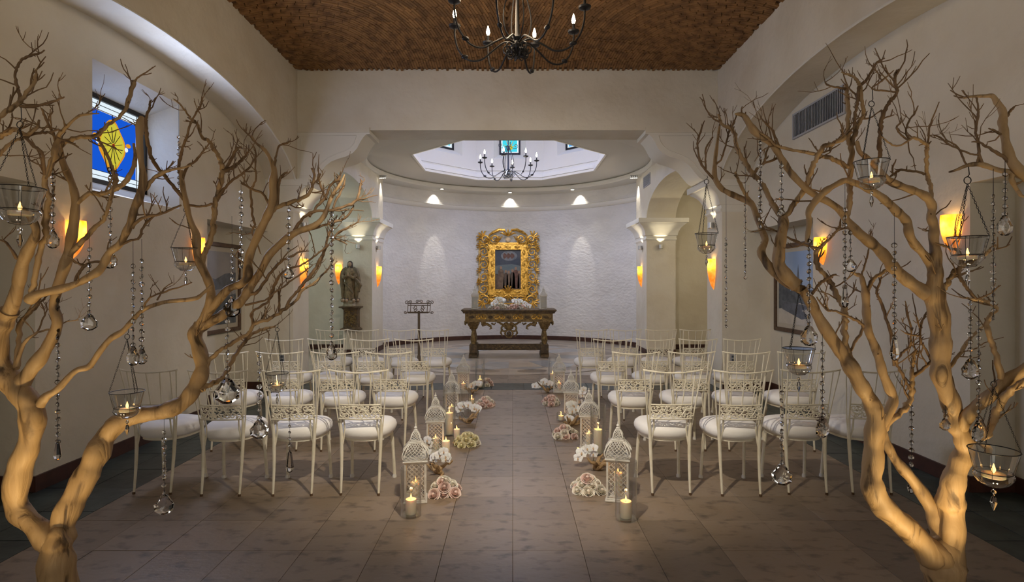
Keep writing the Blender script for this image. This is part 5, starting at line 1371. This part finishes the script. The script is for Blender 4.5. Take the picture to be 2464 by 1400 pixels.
RIGHT = [
 (0, [(2284,1496,56),(2275,1400,45),(2266,1350,42),(2272,1315,33),(2280,1285,20),(2284,1270,8)]),
 (-.05, [(2272,1385,24),(2258,1350,34),(2225,1312,30),(2180,1268,26),(2135,1230,25),(2108,1192,26),(2096,1155,24),(2100,1110,22),(2103,1060,21),(2105,1010,20),(2098,975,19),(2080,940,17),(2060,905,16),(2040,870,16),(2020,840,15),(1995,805,14),(1970,765,13),(1948,722,12),(1930,696,11)]),
 (.55, [(1932,698,11),(1896,683,10),(1864,656,10),(1843,630,9),(1831,605,9),(1841,578,8),(1831,548,8),(1818,512,8),(1806,488,8),(1780,476,7),(1750,462,6),(1735,452,6),(1720,428,6),(1720,395,5),(1725,350,4),(1730,315,3),(1732,298,2)]),
 (-.1, [(1806,488,7),(1795,470,6),(1785,450,6),(1775,430,5),(1769,414,4)]),
 (.05, [(1719,432,4),(1700,412,4),(1684,387,4),(1680,360,3),(1678,342,3),(1687,312,3),(1695,290,1.5)]),
 (0, [(1698,409,3),(1698,380,3),(1699,355,3),(1716,330,1.5)]),
 (0, [(1721,396,4),(1735,384,3),(1746,350,3),(1753,318,3),(1761,290,1.5)]),
 (.1, [(1918,688,17),(1890,662,16),(1874,634,14),(1875,605,13),(1880,575,12),(1885,545,12),(1884,522,11)]),
 (.2, [(1881,526,9),(1859,490,9),(1845,462,8),(1830,438,8),(1810,416,8),(1793,391,8),(1780,371,7),(1771,344,7),(1768,322,6),(1759,309,6),(1739,301,5),(1731,287,5),(1729,275,3)]),
 (0, [(1759,309,4),(1768,290,3),(1772,277,2)]),
 (0, [(1815,418,5),(1824,404,5),(1838,394,4),(1862,384,4),(1876,378,4)]),
 (0, [(1838,394,4),(1845,365,3),(1851,348,2)]),
 (-.1, [(1887,526,9),(1906,498,9),(1924,472,9),(1940,445,9),(1956,400,8),(1971,370,8),(1983,352,8),(2003,346,7),(2024,336,7),(2048,318,6)]),
 (-.2, [(2280,1385,22),(2284,1335,33),(2290,1280,28),(2288,1225,27),(2286,1195,28),(2294,1150,24),(2308,1115,23),(2322,1082,22),(2318,1050,20),(2304,1025,20),(2294,990,20),(2279,945,21),(2265,900,21),(2263,850,21),(2263,800,21),(2258,750,22),(2248,708,22),(2250,675,16),(2252,645,15),(2251,610,12),(2246,575,11),(2246,545,11),(2240,520,10),(2243,498,10),(2234,478,10),(2215,465,9),(2190,456,9),(2163,446,9),(2135,432,9),(2110,405,7),(2086,380,6),(2068,364,5),(2062,340,4)]),
 (.15, [(2235,710,17),(2206,690,15),(2174,667,13),(2150,645,13),(2138,628,13),(2116,602,12),(2095,583,12),(2067,562,11),(2041,535,10),(2024,508,9),(1994,486,8),(1964,471,8),(1934,448,8),(1911,425,8),(1896,406,8),(1879,380,8),(1864,354,8),(1846,337,8),(1823,322,9),(1806,303,8),(1795,285,7),(1785,276,6),(1768,274,2)]),
 (0, [(1786,276,4),(1784,268,3),(1786,256,1.5)]),
 (-.05, [(2247,658,12),(2236,630,11),(2217,605,10),(2198,585,10),(2186,560,10),(2183,538,10),(2173,522,10),(2157,508,10),(2135,486,9),(2110,467,9),(2084,452,8),(2056,440,7),(2035,434,7),(2010,445,7),(1986,460,8),(1968,477,8),(1955,493,8),(1945,512,7),(1947,532,6),(1945,555,6),(1941,584,4)]),
 (0, [(2038,526,8),(2043,490,9),(2044,460,9),(2044,430,9),(2048,395,9),(2048,355,9),(2041,335,7),(2039,305,7),(2041,275,7),(2038,245,7),(2036,215,6),(2034,204,5)]),
 (0, [(2046,404,8),(2020,390,8),(1994,380,7),(1971,374,6),(1924,364,5),(1891,358,5),(1866,348,4),(1849,333,4),(1830,320,2)]),
 (0, [(1876,354,3),(1868,335,3),(1860,315,3),(1845,300,3),(1832,285,2),(1828,274,1.2)]),
 (0, [(2036,216,5),(2025,212,4),(2005,209,3),(1990,203,3),(1984,195,2)]),
 (0, [(2050,352,8),(2056,325,8),(2063,304,7),(2076,280,6),(2079,265,6),(2072,240,6),(2070,215,6),(2068,203,6),(2062,192,5),(2050,183,4),(2035,178,3),(2024,173,2)]),
 (0, [(2069,206,5),(2080,198,5),(2092,180,4),(2105,158,4),(2115,147,3),(2129,140,1.5)]),
 (0, [(2055,312,5),(2058,270,5),(2062,255,5),(2065,230,6),(2066,208,4)]),
 (-.05, [(2116,416,6),(2117,375,7),(2116,345,7),(2119,310,7),(2121,285,7),(2133,258,6),(2145,240,6),(2158,222,5),(2155,205,5),(2153,190,5),(2157,175,5),(2162,167,3)]),
 (-.05, [(2156,221,3),(2135,219,3),(2110,217,3),(2098,211,3),(2115,200,3),(2131,187,3),(2151,169,1.5)]),
 (-.05, [(2240,480,7),(2240,455,6),(2235,435,7),(2230,415,6),(2229,390,6),(2230,362,6),(2231,350,6),(2217,339,5),(2200,332,5),(2187,337,4),(2174,346,3),(2157,351,3),(2140,344,3),(2120,328,2)]),
 (0, [(2190,336,4),(2180,320,3),(2184,300,3),(2191,285,3),(2202,270,3),(2209,254,2)]),
 (0, [(2188,337,3),(2172,328,3),(2158,310,3),(2160,302,3),(2168,295,2),(2166,283,1.2)]),
 (0, [(2229,420,4),(2210,414,4),(2185,410,4),(2165,410,4),(2150,420,4),(2138,426,2)]),
 (0, [(2149,420,3),(2148,405,3),(2156,383,1.5)]),
 (-.65, [(2306,1038,16),(2330,1000,14),(2352,975,14),(2390,945,14),(2430,910,14),(2470,888,14),(2520,850,13),(2560,760,12),(2572,650,12),(2556,540,12),(2540,470,12)]),
 (-.3, [(2330,1058,10),(2372,1050,11),(2388,1015,12),(2402,980,12),(2428,945,12),(2464,918,11),(2500,890,10)]),
 (.05, [(2410,910,10),(2398,862,9),(2390,832,8),(2380,803,8),(2376,775,8),(2386,757,7),(2397,744,7),(2385,732,6),(2364,723,6),(2345,720,5),(2325,716,2)]),
 (.05, [(2348,721,5),(2328,695,6),(2312,670,6),(2307,650,6),(2311,620,6),(2304,604,5),(2288,597,4),(2268,590,4),(2250,584,2)]),
 (-.1, [(2258,708,9),(2275,690,9),(2285,672,8),(2298,652,8),(2322,637,7),(2345,624,7),(2371,611,6),(2386,598,6),(2395,589,4)]),
 (.1, [(2280,1345,18),(2276,1312,25),(2263,1268,24),(2245,1226,20),(2214,1180,15),(2184,1140,13),(2154,1105,11),(2135,1070,10),(2123,1040,10),(2112,1010,9)]),
 (.1, [(2122,1042,10),(2145,1012,11),(2175,985,10),(2190,960,9),(2195,930,8),(2194,905,7),(2195,880,6),(2198,860,6),(2204,841,4)]),
 (0, [(2195,906,6),(2215,893,6),(2236,874,5),(2256,860,5)]),
 (0, [(2276,892,7),(2306,857,6),(2323,830,6),(2341,807,5),(2366,785,3)]),
 (.05, [(2191,938,6),(2175,909,5),(2160,880,5),(2154,865,4),(2144,861,2)]),
 (0, [(2157,870,4),(2170,850,4),(2188,832,4),(2192,805,3),(2190,780,3),(2185,760,3),(2182,740,2),(2178,724,1.2)]),
 (0, [(2246,880,5),(2230,845,4),(2216,822,4),(2214,800,4),(2217,775,4),(2232,750,3),(2243,747,1.5)]),
 (0, [(2214,808,3),(2195,806,3),(2178,801,2),(2167,793,1.2)]),
 (.1, [(2112,1030,12),(2138,992,12),(2150,960,11),(2140,935,11),(2125,900,10),(2116,866,10),(2104,832,10),(2090,798,9),(2086,770,9),(2084,735,9),(2083,705,9),(2078,685,6),(2072,665,5),(2060,660,4),(2047,654,2)]),
 (0, [(2085,706,7),(2094,682,7),(2105,668,6),(2120,658,6),(2139,643,5)]),
 (0, [(2073,664,3),(2078,645,3),(2086,620,3),(2092,590,2),(2097,555,1.2)]),
 (.1, [(2048,862,10),(2036,830,10),(2032,797,10),(2034,765,10),(2028,738,10),(2014,710,9),(1998,680,9),(1980,657,8),(1966,635,8),(1964,608,7),(1972,597,6),(1990,580,4),(2008,562,4),(2020,545,4),(2023,526,2)]),
 (.05, [(1968,598,5),(1940,590,4),(1910,578,4),(1885,565,3),(1860,552,3),(1839,545,2)]),
 (0, [(1955,708,5),(1966,690,5),(1986,672,5),(2012,660,3)]),
 (0, [(2046,845,5),(2060,820,5),(2074,795,5),(2076,783,5),(2064,772,5),(2040,760,5),(2010,748,4),(1993,746,4),(1978,732,3),(1965,714,2)]),
 (.05, [(2152,880,4),(2143,805,5),(2132,765,5),(2122,730,5),(2110,705,4),(2113,690,4),(2122,664,2)]),
 (.15, [(2540,472,12),(2500,440,11),(2464,424,9),(2431,415,7),(2399,408,6),(2367,397,6),(2345,395,5),(2324,399,4),(2303,408,3),(2284,414,2)]),
 (0, [(2362,396,5),(2355,365,5),(2352,335,4),(2347,315,4),(2352,285,4),(2354,260,3),(2350,234,3)]),
 (0, [(2354,372,3),(2335,370,3),(2305,357,3),(2280,345,3),(2262,330,3),(2245,325,2),(2231,327,1.5)]),
 (0, [(2325,399,3),(2315,375,3),(2302,352,3),(2280,338,2),(2261,317,1.5)]),
 (.05, [(2474,430,12),(2444,401,11),(2428,374,11),(2420,340,9),(2415,310,9),(2412,295,9),(2414,275,8),(2408,258,7),(2398,245,6),(2388,231,5),(2370,231,4),(2340,232,3),(2319,236,2)]),
 (0, [(2413,290,5),(2425,275,5),(2435,262,4),(2445,254,2)]),
 (0, [(2446,405,6),(2418,380,6),(2390,362,5),(2370,350,4),(2355,342,3),(2338,341,2)]),
 (0, [(2413,326,4),(2400,318,4),(2388,312,3),(2379,309,2)]),
 (0, [(2436,412,8),(2433,430,8),(2445,455,6),(2462,472,5),(2482,480,3)]),
]
def tree(name, label, data, Y0, seed):
    rn = random.Random(seed)
    base = px(data[0][1][0][0], data[0][1][0][1], Y0); base.z = 0
    t = thing(name, label, 'tree', base, 0, 'bare wooden trees at the aisle entrance')
    samples = []                                # (px, py, Y)
    stubs = MB()
    for bi, (dY, pts) in enumerate(data):
        x0, y0, _ = pts[0]
        if bi == 0: Ys = Y0
        else:
            Ys = min(samples, key=lambda s_: (s_[0]-x0)**2+(s_[1]-y0)**2)[2]
        L_ = [0.0]
        for a, b in zip(pts, pts[1:]): L_.append(L_[-1]+math.hypot(b[0]-a[0], b[1]-a[1]))
        ctrl = []
        for (x, y, r), l in zip(pts, L_):
            ctrl.append((x, y, r, Ys+dY*l/max(L_[-1], 1)))
        if bi > 0:
            wob = 0.0
            for k in range(1, len(ctrl)):
                wob += rn.uniform(-0.012, 0.012)
                x, y, r, Y = ctrl[k]; ctrl[k] = (x, y, r, Y+wob)
        sm = crom(ctrl, 5)
        wp = []; rad = []
        big = pts[0][2] > 10
        for k, (x, y, r, Y) in enumerate(sm):
            samples.append((x, y, Y))
            p = px(x, y, Y)
            rr = max(r, 0.9)*Y/F
            if not big: rr *= 0.72
            rr *= 1+0.07*math.sin(k*0.9+bi*1.3)+rn.uniform(-0.025, 0.025)
            if not big:
                j = rr*0.35; p = p+Vector((rn.uniform(-j, j), rn.uniform(-j, j), rn.uniform(-j, j)))
            wp.append(p-base); rad.append(rr)
        wp[0].z = max(wp[0].z, 0.0)
        b = MB(); b.tube(wp, rad, 18 if big else 8)
        if big:
            for vi, v_ in enumerate(b.v):
                i = min(vi//18, len(wp)-1); c_ = wp[i]; v_ = Vector(v_); d_ = v_-c_
                k_ = noise.noise(Vector((v_.x*16, v_.y*16, v_.z*5))+Vector((bi*3.1, 0, 0)))*0.16+noise.noise(Vector((v_.x*42, v_.y*42, v_.z*13)))*0.07
                b.v[vi] = tuple(c_+d_*(1+k_))
        br = b.build('trunk' if bi == 0 else 'branch', BARK if pts[0][2] >= 7 else TWIG, t, 60)
        # fine twigs and snapped stubs along the branch
        tw = MB(); ntw = 0
        length = sum((q-p).length for p, q in zip(wp, wp[1:]))
        cnt = int(length*(27 if not big else 7))
        for k in range(cnt):
            i = rn.randint(int(len(wp)*(0.25 if not big else 0.15)), len(wp)-2)
            if rad[i] > 0.030 and rn.random() < 0.6: continue
            p = wp[i]; d = (wp[i+1]-wp[i]).normalized()
            o = Vector((rn.uniform(-1, 1), rn.uniform(-0.8, 0.8), rn.uniform(-0.7, 1.0)))
            o = (o-d*o.dot(d)).normalized()
            d2 = (d*rn.uniform(0.3, 1.0)+o*rn.uniform(0.6, 1.0)+Vector((0, 0, 0.15))).normalized()
            short = rn.random() < 0.52
            ln = rn.uniform(0.012, 0.028) if short else rn.uniform(0.05, 0.19)
            r0 = min(rad[i]*0.6, rn.uniform(0.0024, 0.0048)) if not big else (rn.uniform(0.004, 0.009) if short else 0.004)
            ppts = [p]; q = p
            for s_ in range(5):
                d2 = (d2+Vector((rn.uniform(-.38, .38), rn.uniform(-.3, .3), rn.uniform(-.25, .42)))).normalized()
                q = q+d2*ln/5; ppts.append(q)
            tw.tube(ppts, [r0, r0*0.9, r0*0.8, r0*0.7, r0*0.6, r0*0.45], 5); ntw += 1
            for _k in range(0 if short else rn.randint(1, 3)):
                q0 = ppts[rn.randint(1, 4)]; d3 = (d2+Vector((rn.uniform(-1, 1), rn.uniform(-.6, .6), rn.uniform(-.4, .8)))).normalized()
                l3 = rn.uniform(0.012, 0.05)
                tw.tube([q0, q0+d3*l3*0.5, q0+d3*l3+Vector((0, 0, 0.006))], [r0*0.62, r0*0.55, r0*0.4], 4)
        if ntw: tag(tw.build('twigs', TWIG, br, 60), kind='stuff')
        if big:                                  # knots
            kb = MB(); nk = 0
            for k in range(max(1, int(length*2.2))):
                i = rn.randint(1, len(wp)-2)
                if rad[i] < 0.012: continue
                d = (wp[i+1]-wp[i]).normalized(); o = Vector((rn.uniform(-1, 1), -1, rn.uniform(-0.5, 0.5))); o = (o-d*o.dot(d)).normalized()
                c = wp[i]+o*rad[i]*0.86
                q = o.to_track_quat('Z', 'Y').to_matrix().to_4x4(); s_ = rad[i]*rn.uniform(0.14, 0.24)
                q = q @ Matrix.Rotation(rn.uniform(0, 3), 4, 'Z'); kb.ball((0, 0, -s_*0.2), (s_*rn.uniform(0.5, 0.9), s_*rn.uniform(1.0, 1.7), s_*0.75), 7, 5, 0, Matrix.Translation(c) @ q); nk += 1
            if nk: kb.build('knots', KNOT, br); br.children[-1]['kind'] = 'stuff'
    return t, samples
T_L, S_L = tree('manzanita_tree', 'bare branching manzanita tree at the left of the aisle entrance', LEFT, 2.5, 21)
T_R, S_R = tree('manzanita_tree', 'bare branching manzanita tree at the right of the aisle entrance', RIGHT, 2.5, 22)
def hangY(x, y):
    s_ = min((S_L if x < PX else S_R), key=lambda s_: (s_[0]-x)**2+(s_[1]-y)**2)
    return s_

# ------------------------------------------------------------------ crystal strands
def facet(rings, n, mi=0):
    b = MB(); b.lathe(rings, n); return b
BEAD = facet([(0.30, -0.62), (0.72, -0.45), (1.0, -0.12), (1.0, 0.12), (0.72, 0.45), (0.30, 0.62)], 8).mesh('bead', CRYSTAL, 0)
DROP = facet([(0.05, -1.0), (0.16, -0.90), (0.22, -0.72), (0.12, 0.0), (0.05, 0.10)], 6).mesh('pendant', CRYSTAL, 0)
def leaf_pendant():
    b = MB(); n = 18; out = []
    for i in range(n):
        a = 2*math.pi*i/n
        r = 0.5*(1+0.07*math.cos(9*a))
        x = r*math.sin(a)*(0.92 if math.cos(a) < 0 else 0.92*(1-0.55*math.cos(a)**1.2)); z = -0.62+0.5*-math.cos(a)*-1*(1.25 if math.cos(a) > 0 else 0.85)*1.0*(1+0.0)
        out.append((x, z))
    cz = -0.66
    vs = []; fs = []
    for k, (sc, dy) in enumerate(((1.0, 0.05), (0.62, 0.17), (0.0, 0.20))):
        for sg in (-1, 1):
            if sc == 0: vs.append((0, sg*dy, cz))
            else:
                for x, z in out: vs.append((x*sc, sg*dy, cz+(z-cz)*sc))
    A0, A1, B0, B1, C0, C1 = 0, n, 2*n, 3*n, 4*n, 4*n+1
    for i in range(n):
        j = (i+1) % n
        fs += [(A0+i, A0+j, B0+j, B0+i), (A1+j, A1+i, B1+i, B1+j), (A0+j, A0+i, A1+i, A1+j), (B0+i, B0+j, C0), (B1+j, B1+i, C1)]
    b.add(vs, fs); return b.mesh('pendant', CRYSTAL, 0)
LEAF = leaf_pendant()
WIREM = IRON
def strand(x, yt, yb0, yb1, pend, yp, label, bead=6.2, pitch=17.5):
    """x, hang point y, first and last bead y, pendant kind and its end y (pixels)"""
    _, _, Y = hangY(x, yt)
    Y -= 0.01
    s = Y/F
    top = px(x, yt, Y)
    side = 'left' if x < PX else 'right'
    t = thing('crystal_strand', label, 'crystal strand', top, 0, 'crystal strands hanging in the %s tree' % side)
    def zz(y): return -(y-yt)*s
    b = MB(); b.tube([(0, 0, 0), (0.001, 0, zz((yt+yp)/2)), (0, 0, zz(yb1+4))], 0.0009, 4); b.build('wire', WIREM, t)
    n = max(1, int((yb1-yb0)/pitch))
    rn = random.Random(int(x))
    for i in range(n+1):
        y = yb0+(yb1-yb0)*i/max(n, 1)
        r = bead*s*rn.uniform(0.92, 1.08)
        obj('bead', BEAD, t, (rn.uniform(-1, 1)*0.0012, 0, zz(y)), (R(90)+rn.uniform(-.5, .5), rn.uniform(-.3, .3), rn.uniform(0, 3)), (r, r, r))
    h = (yp-yb1)*s
    if pend == 'leaf': o = obj('pendant', LEAF, t, (0, 0, zz(yb1+2)), (0, 0, rn.uniform(-0.5, 0.5)), (h*0.88, h*0.88, h*0.88))
    elif pend == 'drop': o = obj('pendant', DROP, t, (0, 0, zz(yb1+5)), None, (h, h, h))
STR = [
 (215,560,600,752,'leaf',797,'on the left, ending above the picture niche wall with leaf pendant'),
 (320,578,640,830,'leaf',882,'left of a twin strand in the left tree, large leaf pendant'),
 (341,575,628,835,'leaf',878,'right of a twin strand in the left tree, large leaf pendant'),
 (139,660,705,1062,'drop',1102,'very long, beside the left trunk, slim drop at its end'),
 (127,405,425,552,'leaf',600,'in front of the sconce beside left window'),
 (265,395,408,600,'leaf',648,'in front of the stained glass window'),
 (430,252,330,455,None,460,'thin, along the right edge of the window recess'),
 (580,440,462,640,'drop',690,'over the left wall picture, slim drop at its end'),
 (558,520,600,715,'leaf',765,'thin, right part of the left wall picture'),
 (547,725,735,905,'leaf',975,'over the bending left limb beside chair backs, oval pendant'),
 (395,988,1040,1185,'leaf',1240,'below the arching left limb above bare floor'),
 (624,785,855,1005,'leaf',1058,'above second chair of nearest left row'),
 (697,742,1010,1085,'drop',1132,'thin, above third chair of nearest left row'),
 (798,500,515,826,'leaf',868,'long, in front of the statue side alcove'),
 (694,492,505,640,'leaf',672,'in the right part of the left tree near the pier'),
 (1829,320,345,545,None,552,'high in the right tree left part'),
 (1880,372,400,498,'leaf',520,'short, between forking branches of the right tree'),
 (1793,392,492,668,None,675,'thin, in front of the right nave pier face'),
 (1747,462,575,785,None,792,'thin, beside the sconce of right nave pier'),
 (1947,560,580,780,'leaf',835,'thick, in front of the right wall picture, amber leaf pendant'),
 (2033,434,505,690,'drop',735,'right of the far right sconce, slim drop at its end'),
 (2046,540,560,620,'leaf',655,'short, with bright cut pendant in the right tree centre'),
 (2152,505,590,812,'drop',862,'in the middle of the right tree, slim drop at its end'),
 (2390,406,472,765,None,772,'long, at the right doorway edge'),
 (2418,330,420,515,'leaf',570,'upper right corner, oval pendant'),
 (2335,722,730,860,'leaf',915,'left one of two strands beside the right trunk'),
 (2355,722,778,1008,'leaf',1068,'right one of two strands beside the right trunk, large pendant'),
 (1881,810,945,1112,'leaf',1170,'low, in front of third chair of nearest right row'),
 (1979,770,828,998,'leaf',1056,'above the seat of outer chair in nearest right row'),
 (2193,860,925,1135,'drop',1182,'in front of lower right limbs, slim drop at its end'),
 (2274,955,990,1003,'leaf',1036,'very short, against the right trunk'),
]
for x, yt, b0, b1, pe_, yp, lb in STR:
    thin = 'thin' in lb
    strand(x, yt, b0, b1, pe_, yp, 'crystal bead strand '+lb, 4.2 if thin else 6.2, 13 if thin else 17.5)

# ------------------------------------------------------------------ hanging glass votives
b = MB()
b.lathe([(1.0, 0.0), (0.86, -0.55), (0.74, -1.02), (0.72, -1.10), (0.80, -1.20), (0.78, -1.38), (0.62, -1.62), (0.36, -1.78), (0.05, -1.82)], 48, rib=16, ribd=0.03)
CUP = b.mesh('glass_cup', VGLASS)
def ringm(r, z, th, nm):
    b = MB(); b.tube([(r*math.cos(a), r*math.sin(a), z) for a in [2*math.pi*i/24 for i in range(24)]], th, 5, closed=True); return b.mesh(nm, IRON)
RIM = ringm(1.03, 0.0, 0.028, 'rim_ring'); WAIST = ringm(0.76, -1.08, 0.02, 'waist_ring')
b = MB(); b.lathe([(0.46, -1.36), (0.48, -1.34), (0.48, -1.16), (0.44, -1.14), (0.05, -1.16)], 20); TL = b.mesh('wax', WAX)
b = MB(); b.lathe([(0.02, -1.15), (0.085, -1.04), (0.09, -0.96), (0.05, -0.82), (0.01, -0.68)], 8); TF = b.mesh('flame', FLAME)
DRP = facet([(0.02, -3.0), (0.15, -2.62), (0.10, -2.35), (0.03, -2.28), (0.03, -2.22), (0.11, -2.12), (0.11, -2.05), (0.03, -1.95)], 6).mesh('drop_pendant', CRYSTAL, 0)
VOT = [
 (48,452,50,300,250,'large, at the left picture edge beside the window'),
 (447,597,31,505,505,'in front of the second left sconce'),
 (306,942,36,810,783,'on the thin left branch above the arching limb'),
 (667,898,26,793,780,'above the chair backs right of the left tree'),
 (2097,388,38,250,214,'high in the top centre of the right tree'),
 (1700,562,27,437,425,'in front of the sconce on right nave pier'),
 (2328,570,41,434,402,'in front of the nearest right wall sconce'),
 (1922,838,36,700,690,'below the right wall picture'),
 (2391,1082,50,924,915,'largest, low at the right picture edge'),
]
for x, yr, w, yring, yh, lb in VOT:
    _, _, Y = hangY(x, yh)
    s = Y/F; r = w*s*0.97; c = px(x, yr, Y)
    t = thing('hanging_votive', 'ribbed glass votive hanging on chains '+lb, 'candle holder', c, 0, 'hanging glass votives')
    for me, nm in ((CUP, 'glass_cup'), (RIM, 'rim_ring'), (WAIST, 'waist_ring')): obj(nm, me, t, None, None, (r, r, r))
    obj('drop_pendant', DRP, t, None, None, (r, r, r))
    wr_ = MB()
    for k in range(4):
        a = math.pi*(k+0.5)/2
        wr_.tube([(r*1.02*math.cos(a), r*1.02*math.sin(a), 0), (r*0.78*math.cos(a), r*0.78*math.sin(a), -1.08*r), (r*0.82*math.cos(a), r*0.82*math.sin(a), -1.3*r), (r*0.4*math.cos(a), r*0.4*math.sin(a), -1.78*r), (0, 0, -1.85*r)], 0.0008, 4)
    wr_.build('cage_wire', IRON, t)
    hz = (yr-yring)*s
    b = MB(); b.tube([(0.012*math.cos(a), 0, hz+0.012*math.sin(a)) for a in [2*math.pi*i/14 for i in range(14)]], 0.0016, 5, closed=True); b.build('hanging_ring', IRON, t)
    b = MB(); b.tube([(0, 0, hz+0.012), (0.006, 0, hz+0.02), (0.003, 0, (yr-yh)*s+0.004)], 0.0016, 5); b.build('hook', IRON, t)
    for k in range(3):
        a = 2*math.pi*k/3+R(-30)
        p0 = Vector((0, 0, hz-0.012)); p1 = Vector((r*1.03*math.cos(a), r*1.03*math.sin(a), 0.0)); d = p1-p0
        n = max(6, int(d.length/0.0085)); ch = MB(); q = d.normalized().to_track_quat('Z', 'Y').to_matrix().to_4x4()
        for i in range(n):
            Mx = Matrix.Translation(p0+d*((i+0.5)/n)) @ q @ Matrix.Rotation(math.pi/2*(i % 2), 4, 'Z')
            ch.tube([(0.0026*math.cos(u), 0, 0.0052*math.sin(u)) for u in [2*math.pi*j/7 for j in range(7)]], 0.0009, 4, 0, Mx, closed=True)
        tag(ch.build('chain', IRON, t), kind='stuff')
    cd = thing('tealight', 'lit tealight in the glass votive '+lb, 'candle', c, 0, 'tealights in hanging votives')
    obj('wax', TL, cd, None, None, (r, r, r)); obj('flame', TF, cd, None, None, (r, r, r))
    lamp('POINT', 'votive_light', c+Vector((0, 0, -0.85*r)), 0.10, (1.0, 0.50, 0.17), 0.006)
